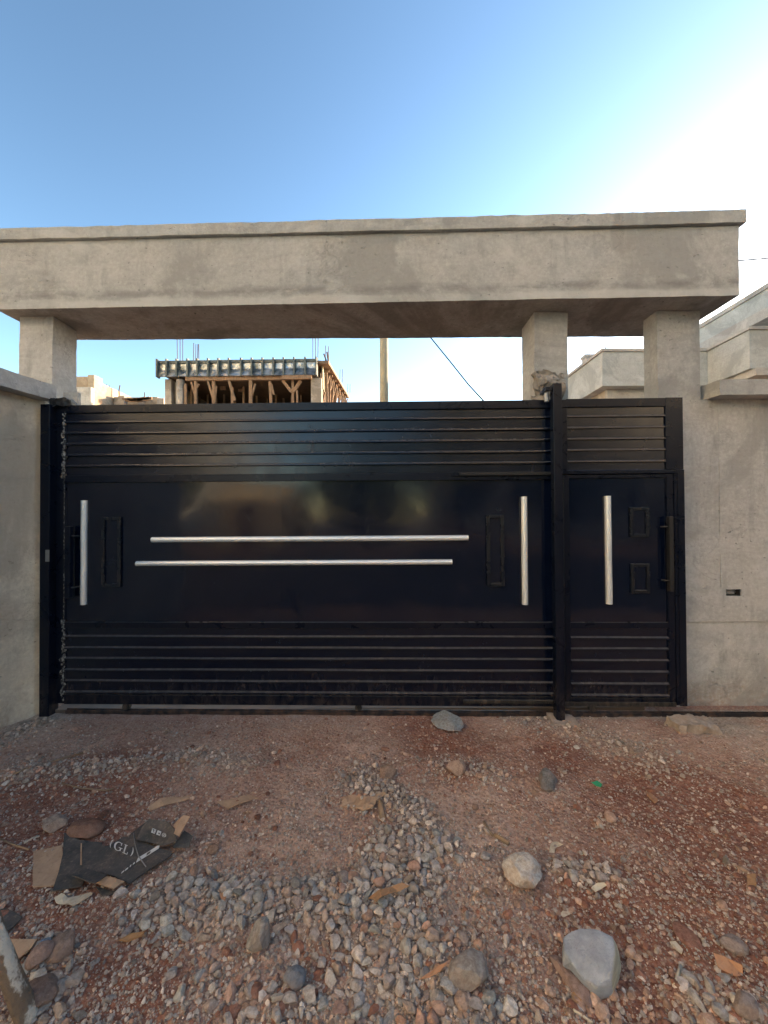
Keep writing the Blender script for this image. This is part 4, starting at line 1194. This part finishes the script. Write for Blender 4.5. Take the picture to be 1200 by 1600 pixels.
# scattered stones: the 290 that show largest are things, the rest one mass
CATS = [('grey', C_GREY, 44), ('bluish grey', C_BLUE, 18), ('brown', C_BROWN, 13), ('reddish', C_RED, 5), ('pale', C_PALE, 12), ('dark grey', C_DARK, 8), ('tan', C_TAN, 3)]
wts = np.array([c[2] for c in CATS], float); wts /= wts.sum()
SHAPES = []
for k in range(22):
    kind = ('angular', 'rounded', 'flat')[k % 3]
    sc = {'angular': (1, .82, .75), 'rounded': (1, .86, .78), 'flat': (1, .78, .45)}[kind]
    me = rock_mesh(f'stone_{k}', 200 + k, 2, {'angular': 13, 'rounded': 9, 'flat': 11}[kind], .30, sc, {'angular': .56, 'rounded': .70, 'flat': .60}[kind])
    me.materials.append(M['stone']); SHAPES.append((kind, me))
RESERVED = [(GD(925, 1500), .17), (GD(818, 1375), .10), (GD(704, 1134), .17), (GD(855, 1224), .08), (GD(711, 1205), .07), (GD(734, 1530), .08), (GD(404, 1478), .06), (GD(190, 1345), .20), (GD(120, 1350), .13), (GD(240, 1320), .13), (GD(1092, 1138), .2), (GD(606, 1212), .07), (GD(88, 1295), .06), (GD(135, 1302), .08), (GD(80, 1355), .1)]
cand = []
NC = 250000
cpx, cpy = RNG.uniform(-160, 1360, NC), 1110 + 620 * RNG.random(NC) ** .95
RM = np.array([[CAM_R[a_][b_] for b_ in range(3)] for a_ in range(3)])
cd = np.stack([(cpx - 600) / F, (800 - cpy) / F, -np.ones(NC)], 1) @ RM.T
ck = -EYE / cd[:, 2]
cx_, cy_ = cd[:, 0] * ck, cd[:, 1] * ck
cden = gravel_density(cx_, cy_)
ok_ = (cy_ < 3.17) & (cx_ > -2.78) & (RNG.random(NC) < np.maximum(.008 + .014 * (cpy > 1160), cden ** 1.2 * 1.1))
cr_ = np.clip(RNG.lognormal(np.log(.0068 + .0048 * cden), .50), .0042, .027)
for q, w in RESERVED: ok_ &= np.hypot(cx_ - q.x, cy_ - q.y) > w + cr_ * .4
cand = [(float(a_), float(b_), float(c_r), float(d_), float(c_r * pm(e_))) for a_, b_, c_r, d_, e_ in zip(cx_[ok_], cy_[ok_], cr_[ok_], cden[ok_], cpy[ok_])]
cand.sort(key=lambda q: -q[2])
grid, kept = {}, []
for q in cand:
    gxk, gyk = int(q[0] / .05), int(q[1] / .05)
    ok = True
    for i in range(-2, 3):
        for j in range(-2, 3):
            for p in grid.get((gxk + i, gyk + j), ()):
                if math.hypot(p[0] - q[0], p[1] - q[1]) < .68 * (p[2] + q[2]): ok = False; break
            if not ok: break
        if not ok: break
    if ok:
        grid.setdefault((gxk, gyk), []).append(q); kept.append(q)
def in_frame(q):
    d = CAM_R.transposed() @ Vector((q[0], q[1], -EYE)); return abs(d.x / -d.z) < 600 / F and abs(d.y / -d.z) < 800 / F
kept.sort(key=lambda q: (not in_frame(q), -q[4]))
def size_word(r): return 'pebble sized' if r < .020 else 'walnut sized' if r < .027 else 'egg sized' if r < .034 else 'fist sized'
def relation(x, y):
    out = []
    for nm, lx, ly in sorted(LAND, key=lambda l: (l[1] - x) ** 2 + (l[2] - y) ** 2)[:8]:
        dx, dy = x - lx, y - ly
        dist = math.hypot(dx, dy)
        near = 'just' if dist < .16 else 'shortly' if dist < .4 else 'well'
        if abs(dx) > abs(dy) * 1.2: rel = 'right of' if dx > 0 else 'left of'
        else: rel = 'behind' if dy > 0 else 'in front of'
        out.append(f'{near} {rel} {nm}')
    return out
N_IND, USED = 285, set()
for k, (x, y, r, d, app) in enumerate(kept[:N_IND]):
    kind, me = SHAPES[int(RNG.integers(len(SHAPES)))]
    cn, cc, _ = CATS[int(RNG.choice(len(CATS), p=wts))]
    o = bpy.data.objects.new('stone', me)
    br = RNG.uniform(.78, 1.15); cc = tuple(float(np.clip(v * br * RNG.uniform(.97, 1.03), 0, 1)) for v in cc)
    o.color = (*cc, 1)
    o.scale = tuple(r * v for v in RNG.uniform(.92, 1.32, 3))
    o.rotation_euler = (RNG.uniform(-.32, .32), RNG.uniform(-.32, .32), RNG.uniform(0, 6.28)); o.scale.z *= .8
    o.location = (x, y, height1(x, y) + r * RNG.uniform(.12, .45))
    link(o)
    for rel in relation(x, y):
        lab = f'{size_word(r)} {kind} {cn} stone {rel}'
        if lab not in USED: break
    USED.add(lab)
    tag(o, lab, 'stone', 'loose stones on the red soil before the gate')

def tinted_mass(name, items, shapes, mat, parent=None):
    """items: x, y, z, r ; one joined mesh with an own tint per stone"""
    Vs, Fs, Cs, off = [], [], [], 0
    for s, (sv, sf) in enumerate(shapes):
        it = items[s::len(shapes)]
        if not len(it): continue
        n = len(it)
        ang = RNG.uniform(-1, 1, (n, 3)) * np.array([.45, .45, 3.14])
        ca, sa = np.cos(ang), np.sin(ang)
        Rx = np.zeros((n, 3, 3)); Rx[:, 0, 0] = 1; Rx[:, 1, 1] = ca[:, 0]; Rx[:, 1, 2] = -sa[:, 0]; Rx[:, 2, 1] = sa[:, 0]; Rx[:, 2, 2] = ca[:, 0]
        Ry = np.zeros((n, 3, 3)); Ry[:, 1, 1] = 1; Ry[:, 0, 0] = ca[:, 1]; Ry[:, 0, 2] = sa[:, 1]; Ry[:, 2, 0] = -sa[:, 1]; Ry[:, 2, 2] = ca[:, 1]
        Rz = np.zeros((n, 3, 3)); Rz[:, 2, 2] = 1; Rz[:, 0, 0] = ca[:, 2]; Rz[:, 0, 1] = -sa[:, 2]; Rz[:, 1, 0] = sa[:, 2]; Rz[:, 1, 1] = ca[:, 2]
        R = Rz @ Ry @ Rx
        scl = it[:, 3:4] * RNG.uniform(.8, 1.2, (n, 3))
        V = np.einsum('nij,nvj->nvi', R, sv[None] * scl[:, None, :]) + it[:, None, :3]
        Fq = sf[None] + (np.arange(n) * len(sv))[:, None, None] + off
        ci = RNG.choice(len(CATS), n, p=wts)
        colr = np.array([c[1] for c in CATS])[ci] * RNG.uniform(.65, 1.5, (n, 1)) * np.array([1.0, .94, .90])
        Vs.append(V.reshape(-1, 3)); Fs.append(Fq.reshape(-1, sf.shape[1])); Cs.append(np.repeat(colr, len(sv), 0))
        off += n * len(sv)
    V, Fq, Cc = np.concatenate(Vs), np.concatenate(Fs), np.concatenate(Cs)
    o = np_mesh(name, V, Fq, mat, parent)
    at = o.data.attributes.new('tint', 'FLOAT_COLOR', 'POINT')
    at.data.foreach_set('color', np.concatenate([Cc, np.ones((len(Cc), 1))], 1).astype(np.float32).ravel())
    tag(o, kind='stuff')
    return o
def arr(me):
    v = np.array([q.co[:] for q in me.vertices]); f = np.array([p.vertices[:] for p in me.polygons]); return v, f
SM = [arr(rock_mesh(f'small_{k}', 400 + k, 2, 11, .30, (1, .85, .68), .58)) for k in range(10)]
rest = kept[N_IND:]
ra = np.array([(q[0], q[1], 0, q[2]) for q in rest]); ra[:, 2] = height(ra[:, 0], ra[:, 1]) + ra[:, 3] * RNG.uniform(-.05, .55, len(ra))
SM1 = [arr(rock_mesh(f'tiny_{k}', 450 + k, 1, 6, .3, (1, .85, .68), .7)) for k in range(8)]
big_ = ra[:, 3] > .0105
tinted_mass('gravel', ra[big_], SM, M['gravel'])
tinted_mass('gravel_fines', ra[~big_], SM1, M['gravel'])
# grit: tens of thousands of crumbs
n = 270000
px, py = RNG.uniform(-160, 1360, n), 1108 + 600 * RNG.random(n)
d = np.stack([(px - 600) / F, (800 - py) / F, -np.ones(n)], 1) @ RM.T; kk = (0 - EYE) / d[:, 2]
gx_, gy_ = d[:, 0] * kk, d[:, 1] * kk
dens = gravel_density(gx_, gy_)
clump = np.clip(.5 + 1.3 * fbm(np.stack([gx_, gy_, gx_ * 0], 1), 3.5, 3, 71), 0, 1)
gred = .30 + .55 * fbm(np.stack([gx_, gy_, gx_ * 0], 1), 2.2, 4, 44)
for (q, w) in redspots:
    c = GD(*q); gred = gred + .75 * np.exp(-(np.hypot((gx_ - c.x), (gy_ - c.y) * 1.2) / w) ** 2)
keep = (RNG.random(n) < (.15 + .38 * clump + .30 * dens) * (1 - .62 * np.clip(gred, 0, 1))) & (gy_ < 3.21) & (gx_ > -2.8)
gx_, gy_ = gx_[keep], gy_[keep]
rr_ = np.clip(RNG.lognormal(math.log(.0030), .55, len(gx_)), .0014, .011)
ga = np.stack([gx_, gy_, height(gx_, gy_) + rr_ * .3, rr_], 1)
ico = bmesh.new(); bmesh.ops.create_icosphere(ico, subdivisions=1, radius=1.0)
iv = np.array([v.co[:] for v in ico.verts]); if_ = np.array([[v.index for v in f.verts] for f in ico.faces]); ico.free()
oct_v = np.array([(1, 0, 0), (-1, 0, 0), (0, 1, 0), (0, -1, 0), (0, 0, .8), (0, 0, -.8), ], float)
oct_f = np.array([(0, 2, 4), (2, 1, 4), (1, 3, 4), (3, 0, 4), (2, 0, 5), (1, 2, 5), (3, 1, 5), (0, 3, 5)])
GS = []
for k in range(6):
    r2 = np.random.default_rng(500 + k); bmx = bmesh.new(); bmesh.ops.create_icosphere(bmx, subdivisions=1, radius=1)
    v = np.array([q.co[:] for q in bmx.verts]); f = np.array([[q.index for q in p.verts] for p in bmx.faces]); bmx.free()
    if len(v) > 12:
        pass
    GS.append((v * r2.uniform(.65, 1.2, (len(v), 1)) * np.array((1, .85, .65)), f))
GO = [(oct_v * np.random.default_rng(600 + k).uniform(.7, 1.25, (6, 1)), oct_f) for k in range(6)]
sm_ = ga[:, 3] < .0034
tinted_mass('grit', ga[~sm_], GS, M['gravel'])
tinted_mass('fine_grit', ga[sm_], GO, M['gravel'])
# clods of the same red earth, broken up by feet and wheels
nc = 7200
kpx, kpy = RNG.uniform(-160, 1360, nc), 1112 + 600 * RNG.random(nc)
kd = np.stack([(kpx - 600) / F, (800 - kpy) / F, -np.ones(nc)], 1) @ RM.T; kk = -EYE / kd[:, 2]
kx, ky = kd[:, 0] * kk, kd[:, 1] * kk
kc = fbm(np.stack([kx, ky, kx * 0], 1), 2.6, 3, 93)
kk_ = (RNG.random(nc) < np.clip(.35 + 1.2 * kc, .05, 1)) & (ky < 3.2) & (kx > -2.8) & (np.hypot((kx - CARTON[0]) / .36, (ky - CARTON[1]) / .24) > 1)
kx, ky = kx[kk_], ky[kk_]
kr = np.clip(RNG.lognormal(math.log(.0085), .5, len(kx)), .004, .030)
ka = np.stack([kx, ky, height(kx, ky) + kr * .15, kr], 1)
CATS_KEEP, WTS_KEEP = CATS, wts
CATS = [('red', (.25, .115, .078), 1), ('brown', (.40, .275, .205), 1), ('dusty', (.50, .37, .285), 1)]; wts = np.array([.35, .4, .25])
KM = [arr(rock_mesh(f'clod_shape_{k}', 470 + k, 2, 3, .38, (1, .85, .55), .85)) for k in range(6)]
tinted_mass('soil_clods', ka, KM, M['gravel'])
CATS, wts = CATS_KEEP, WTS_KEEP
print('stones kept', len(kept), 'grit', len(ga))

# ------------------------------------------------------------------ litter
def sheet_piece(name, pts, mat, parent=None, thick=.004, loc0=None, lift=.006, bend=.006, seed=0, res=.018):
    """pts: (px, py, z above the soil); a bent sheet with real thickness, its outline on the ground"""
    W = []
    for p in pts:
        zz = p[2] if len(p) > 2 else 0.0
        c = GD(p[0], p[1]); h = height1(c.x, c.y) + lift + zz
        c = GD(p[0], p[1], h); W.append(c)
    bm = bmesh.new()
    vs_ = [bm.verts.new(w) for w in W]
    bm.faces.new(vs_)
    bmesh.ops.triangulate(bm, faces=bm.faces)
    for _ in range(5):
        es = [e for e in bm.edges if e.calc_length() > res * 2]
        if not es: break
        bmesh.ops.subdivide_edges(bm, edges=es, cuts=1)
        bmesh.ops.triangulate(bm, faces=bm.faces)
    q = np.array([v.co[:] for v in bm.verts])
    dz = bend * fbm(q, 9, 2, seed) + bend * .4 * fbm(q, 40, 2, seed + 2)
    for v, d_ in zip(bm.verts, dz): v.co.z += d_
    bmesh.ops.recalc_face_normals(bm, faces=bm.faces)
    if sum(f.normal.z for f in bm.faces) < 0: bmesh.ops.reverse_faces(bm, faces=bm.faces)
    me = bpy.data.meshes.new(name); bm.to_mesh(me); bm.free()
    me.materials.append(mat)
    o = bpy.data.objects.new(name, me)
    if parent is None:
        pass
    link(o, parent)
    s = o.modifiers.new('thickness', 'SOLIDIFY'); s.thickness = thick; s.offset = 1
    return o
ct = GD(185, 1350)
carton = thing('flattened_carton', 'flattened torn black cardboard carton with white print, lying on the soil', 'carton', (ct.x, ct.y, 0))
def cp(*a, **k):
    o = sheet_piece(*a, parent=carton, **k); o.matrix_parent_inverse = Matrix.Translation((-ct.x, -ct.y, 0)); return o
cp('inner_flap', [(52, 1333), (97, 1321), (99, 1345), (84, 1385), (51, 1387)], M['card'], seed=3, thick=.005)
cp('side_panel', [(100, 1304), (118, 1302), (122, 1314), (160, 1318), (150, 1345), (128, 1386), (82, 1397), (92, 1362), (98, 1335)], M['card_black'], lift=.012, bend=.012, seed=5, thick=.005)
cp('front_panel', [(133, 1319), (168, 1323), (193, 1310), (214, 1310), (240, 1325), (272, 1332), (257, 1345), (202, 1381), (180, 1370), (130, 1359), (128, 1340)], M['card_black'], lift=.020, bend=.010, seed=8, thick=.005)
cp('bottom_flap', [(112, 1370, .03), (131, 1358, .02), (167, 1368, .015), (148, 1380, .04)], M['card_black'], lift=.020, seed=9)
cp('inner_flap', [(147, 1379, .012), (164, 1370, .016), (194, 1379, .012), (178, 1391, .016)], M['card'], lift=.012, seed=12)
cp('bottom_flap', [(150, 1386), (176, 1393), (202, 1382), (194, 1394), (160, 1400)], M['card_black'], lift=.006, seed=14)
cp('top_flap', [(214, 1313, .01), (222, 1294, .03), (233, 1281, .05), (262, 1284, .05), (273, 1296, .05), (277, 1315, .02), (256, 1322, .01)], M['card_black'], lift=.024, bend=.004, seed=15, thick=.005)
cp('side_panel', [(205, 1303), (233, 1281), (247, 1285), (236, 1312), (200, 1310)], M['card_black'], lift=.014, seed=19)
cp('torn_strip', [(272, 1304, .02), (275, 1297, .03), (272, 1290, .03), (286, 1275, .05), (297, 1277, .05), (280, 1308, .02)], M['card'], lift=.05, seed=16)
cp('torn_flap', [(270, 1326, .01), (288, 1299, .03), (301, 1307, .03), (297, 1317, .02), (296, 1325, .01)], M['card_black'], lift=.016, seed=17)
for (a, b) in ((126, 131), (134, 137)):
    cp('tape_stripe', [(a, 1318), (a + 2, 1318), (b - 3, 1352), (b - 6, 1352)], M['card'], lift=.0185, bend=.002, seed=18, thick=.001)
# print on the front panel: "(GL)" in serif capitals, a white strip, and three little icons on the flap
def plane_frame(p00, p10, p01, z):
    o_, x_, y_ = GD(*p00, z), GD(*p10, z), GD(*p01, z)
    return o_, x_ - o_, y_ - o_
def printed(name, polys, fr, parent, mat, dz=.0):
    m = MB()
    for poly in polys:
        b = len(m.v)
        for (u, v) in poly:
            q = fr[0] + fr[1] * u + fr[2] * v
            m.v.append((q.x, q.y, q.z + dz))
        m.f.append(tuple(range(b, b + len(poly))))
    me = mesh_obj(name, m.v, m.f, mat, parent)
    s = me.modifiers.new('thickness', 'SOLIDIFY'); s.thickness = .0006; s.offset = 0
    me.matrix_parent_inverse = Matrix.Translation((-ct.x, -ct.y, 0))
    return me
def arc(cx, cy, rx, ry, a0, a1, w0, w1, n=14):
    """a stroke of changing width along an ellipse, as quads"""
    out = []
    for i in range(n):
        t0, t1 = i / n, (i + 1) / n
        A0, A1 = math.radians(a0 + (a1 - a0) * t0), math.radians(a0 + (a1 - a0) * t1)
        ww = lambda q: w0 + (w1 - w0) * math.sin(math.pi * q)
        f = lambda A, k: (cx + (rx + k) * math.cos(A), cy + (ry + k) * math.sin(A))
        out.append([f(A0, -ww(t0) / 2), f(A0, ww(t0) / 2), f(A1, ww(t1) / 2), f(A1, -ww(t1) / 2)])
    return out
rect = lambda x0, y0, x1, y1: [(x0, y0), (x1, y0), (x1, y1), (x0, y1)]
zc = height1(*GD(195, 1328)[:2]) + .0335
frm = plane_frame((170, 1324), (206, 1339), (175, 1310.5), zc)
# frame: u along the line of text, v up the letters
LET = {'(': arc(.16, .5, .14, .62, 130, 230, .015, .05), ')': arc(.84, .5, .14, .62, 50, -50, .015, .05),
       'G': arc(.36, .5, .15, .46, 50, 310, .04, .075) + [rect(.445, .10, .50, .42), rect(.385, .38, .55, .44), rect(.44, .68, .475, .97)],
       'L': [rect(.615, .04, .67, .96), rect(.575, .91, .71, .97), rect(.575, .03, .80, .09), [(.76, .03), (.80, .03), (.80, .30), (.785, .30)]]}
for ch in '(GL)':
    printed('letter', LET[ch], frm, carton, M['print_white'])
frs = plane_frame((212.5, 1348), (248, 1326), (215.5, 1340.5), zc - .001)
printed('printed_strip', [rect(0, 0, .42, 1), rect(.58, 0, 1, 1), rect(.42, 0, .58, .2), rect(.42, .8, .58, 1)], frs, carton, M['print_white'])
frt = plane_frame((189, 1366), (210, 1350), (190.5, 1361.5), zc - .004)
printed('printed_strip', [rect(0, .2, .2, .8), rect(.26, .1, .5, .7), rect(.62, .2, .72, .9), rect(.86, .2, 1, .8)], frt, carton, M['print_white'])
zi = height1(*GD(247, 1302)[:2]) + .068
fri = plane_frame((236, 1300.5), (258.5, 1309.5), (238.5, 1294), zi)
sq = lambda k: [rect(k, 0, k + .26, .12), rect(k, .88, k + .26, 1), rect(k, .12, k + .05, .88), rect(k + .21, .12, k + .26, .88)]
printed('print_icon', sq(.0) + [rect(.05, .12, .10, .60), rect(.155, .3, .21, .88), rect(.10, .12, .155, .3)], fri, carton, M['print_white'])
printed('print_icon', sq(.36) + [rect(.41, .12, .57, .30), rect(.41, .62, .57, .88), rect(.41, .3, .455, .62)], fri, carton, M['print_white'])
printed('print_icon', arc(.85, .5, .115, .42, 0, 360, .05, .05, 18) + [rect(.82, .3, .88, .7)], fri, carton, M['print_white'])

def litter(name, label, cat, pts, mat, group=None, **k):
    c = GD(*np.mean([p[:2] for p in pts], axis=0))
    o = sheet_piece(name, pts, mat, None, **k)
    o.data.transform(Matrix.Translation((-c.x, -c.y, 0))); o.location = (c.x, c.y, 0)
    return tag(o, label, cat, group)
litter('paper_scrap', 'cream torn paper strip just below the flattened black carton', 'paper scrap', [(85, 1403), (97, 1398), (106, 1404), (128, 1399), (142, 1394), (144, 1399), (134, 1406), (114, 1415), (100, 1413), (88, 1411)], M['cream'], bend=.02, seed=4, lift=.012)
litter('cardboard_scrap', 'thin torn brown cardboard strip above the flattened carton', 'cardboard scrap', [(232, 1262), (250, 1251), (270, 1247), (296, 1245), (297, 1249), (272, 1256), (256, 1260), (234, 1266)], M['card'], bend=.015, seed=6)
litter('cardboard_scrap', 'tan rectangular cardboard scrap on dusty soil, left of centre', 'cardboard scrap', [(339, 1252), (356, 1250), (388, 1243), (403, 1248), (372, 1257), (356, 1264), (346, 1258)], M['card'], bend=.01, seed=7)
litter('paper_scrap', 'crumpled torn tan paper at the top left of the gravel heap', 'paper scrap', [(533, 1258), (536, 1243), (556, 1240), (572, 1246), (600, 1238), (604, 1242), (588, 1252), (584, 1262), (566, 1266), (552, 1262)], M['card'], bend=.03, seed=10, lift=.015)
litter('dry_leaf', 'long dry tan leaf lying across the stones of the gravel heap', 'leaf', [(575, 1402), (592, 1392), (612, 1384), (628, 1377), (640, 1382), (622, 1392), (604, 1400), (588, 1411)], M['leaf'], bend=.02, seed=11, thick=.0015, lift=.035)
litter('dry_leaf', 'curled yellow dry leaf standing on bare soil right of the heap', 'leaf', [(852, 1290), (860, 1294), (862, 1304), (872, 1312), (880, 1318), (868, 1321), (866, 1330), (858, 1328), (861, 1314), (850, 1302)], M['cream'], bend=.03, seed=13, thick=.0015, lift=.012)
litter('plastic_scrap', 'small bright green plastic scrap on the gravel', 'plastic scrap', [(924, 1222), (933, 1221), (941, 1227), (939, 1231), (931, 1228)], M['green'], bend=.01, seed=14, thick=.002, lift=.01)
litter('cardboard_scrap', 'small orange cardboard scrap on the red soil, lower right', 'cardboard scrap', [(1115, 1490, .01), (1134, 1496, .01), (1160, 1507, .02), (1160, 1523), (1150, 1525), (1122, 1512)], M['orange'], bend=.006, seed=15)
litter('dry_leaf', 'pointed brown leaf leaning against the foot of the slate rock', 'leaf', [(888, 1574), (893, 1552), (905, 1545), (915, 1549), (908, 1564), (896, 1570)], M['leaf'], bend=.01, seed=16, thick=.0015, lift=.012)
litter('cardboard_slab', 'tan cardboard slab lying beside the leaning post', 'cardboard scrap', [(8, 1468), (58, 1468, .01), (50, 1482, .01), (30, 1498), (4, 1506), (-8, 1490)], M['card'], bend=.008, seed=17, lift=.02)
litter('slate_sheet', 'dark thin sheet cut off by the left edge above the post', 'sheet scrap', [(-20, 1425), (8, 1420), (35, 1433), (22, 1448), (8, 1458), (-20, 1462)], M['card_black'], bend=.008, seed=18, lift=.015)
litter('paper_scrap', 'pale crumpled paper scrap among stones right of the boulder', 'paper scrap', [(924, 1386), (932, 1380), (944, 1378), (948, 1383), (938, 1389), (930, 1393)], M['cream'], bend=.01, seed=19, lift=.012)
litter('dry_leaf', 'small dry leaf fragment on soil above the slate rock', 'leaf', [(874, 1426), (884, 1418), (896, 1420), (890, 1428), (880, 1432)], M['cream'], bend=.01, seed=20, thick=.0015)
litter('wood_chip', 'pale split wood chip right of the slate rock', 'wood chip', [(1047, 1473), (1056, 1472), (1067, 1485), (1065, 1491), (1054, 1483)], M['cream'], bend=.005, seed=21, thick=.006)
litter('wood_chip', 'rectangular brick coloured chip near the right edge', 'wood chip', [(1167, 1370), (1180, 1369), (1182, 1385), (1168, 1387)], M['leaf'], bend=.003, seed=22, thick=.012)
litter('wood_chip', 'small orange brown chip leaning by a pale pebble, right of centre', 'wood chip', [(1011, 1243), (1016, 1241), (1028, 1252), (1023, 1256)], M['orange'], bend=.003, seed=23, thick=.012)
litter('dry_leaf', 'small orange leaf between stones at the left tail of the heap', 'leaf', [(342, 1395), (349, 1391), (355, 1398), (351, 1407), (345, 1405)], M['orange'], bend=.01, seed=24, thick=.0015, lift=.03)
litter('dry_leaf', 'brown curled leaf sliver on stones beside the large grey rock', 'leaf', [(654, 1532), (668, 1522), (684, 1513), (699, 1512), (690, 1519), (672, 1527)], M['orange'], bend=.02, seed=25, thick=.0015, lift=.04)
litter('wood_chip', 'flat brown sliver of wood below the black carton', 'wood chip', [(186, 1470), (205, 1461), (226, 1458), (222, 1464), (200, 1472)], M['leaf'], bend=.006, seed=26, thick=.006, lift=.012)
def stick(label, pts, r, mat='twig'):
    W = []
    for p in pts:
        c = ground_at(*p[:2]); W.append((c.x, c.y, c.z + (p[2] if len(p) > 2 else .008)))
    o = MB().tube(W, r, 7).build('twig', M[mat], None, smooth=True)
    return tag(o, label, 'twig')
stick('long dry stalk lying across the soil near the tan wall', [(0, 1222), (40, 1203), (80, 1192), (130, 1178)], .005)
stick('short tan stick standing beside the crumpled paper on the heap', [(598, 1281), (596, 1268), (594, 1256)], .016)
stick('thin dark twig right of the gravel heap, pointing down right', [(756, 1286), (764, 1300), (770, 1308)], .006)
stick('pale wood splinter right of the gravel heap', [(772, 1307), (782, 1312), (795, 1321)], .010)
stick('thick pale twig on the soil right of the slate rock', [(1064, 1512), (1060, 1526), (1055, 1543)], .006, 'cream')
stick('white straw at the bottom edge below the slate rock', [(896, 1582), (910, 1591), (926, 1602)], .004, 'cream')
stick('fine red brown root curving over the soil by the tan wall', [(98, 1226), (130, 1234), (165, 1237), (178, 1234)], .004)
stick('thin straw at the far left above the carton', [(38, 1320), (50, 1312), (62, 1309)], .004, 'cream')
stick('thin dry stem lying along the top left soil', [(0, 1313), (20, 1322), (45, 1330)], .004)
o = MB().tube([tuple(GD(p[0], p[1], zc + p[2])) for p in ((209, 1302, .01), (211, 1320, .006), (216, 1337, .006), (228, 1354, .0))], .0022, 6).build('loose_string', M['zinc'], None, smooth=True)
tag(o, 'thin grey string lying across the print of the black carton', 'string')

# leaning post cut by the lower left corner
b = ground_at(44, 1592); tp = GD(-30, 1408, .42)
post = thing('wooden_post', 'weathered wooden post with peeling white paint leaning at the lower left corner', 'post', (b.x, b.y, b.z))
v = (Vector(tp) - Vector(b))
v = v * 1.6
m = MB()
n = 26
up = Vector((0, 0, 1)); d_ = v.normalized(); sx = d_.cross(up).normalized(); sy = sx.cross(d_).normalized()
Vv, Fv = [], []
K = 14
for i in range(n + 1):
    t_ = i / n
    for k in range(K):
        a_ = 2 * math.pi * k / K
        r_ = .030 * (1 + .10 * math.cos(2 * a_ + .6) + .06 * math.sin(9 * t_ + a_ * 2) + random.uniform(-.03, .03))
        if i == 0: r_ *= .86
        q = v * (t_ * 1.02 - .02) + (sx * math.cos(a_) + sy * math.sin(a_)) * r_
        Vv.append(tuple(q))
for i in range(n):
    for k in range(K):
        Fv.append((i * K + k, i * K + (k + 1) % K, (i + 1) * K + (k + 1) % K, (i + 1) * K + k))
Fv.append(tuple(reversed(range(K)))); Fv.append(tuple(n * K + k for k in range(K)))
po = mesh_obj('shaft', Vv, Fv, M['peel_lit_edge'], post, smooth=True)

print('TRIS', sum(sum(len(p.vertices) - 2 for p in o.data.polygons) for o in bpy.data.objects if o.type == 'MESH' and len(o.data.polygons) < 2e5), [(o.name, len(o.data.polygons)) for o in bpy.data.objects if o.type == 'MESH' and len(o.data.polygons) > 1e5])
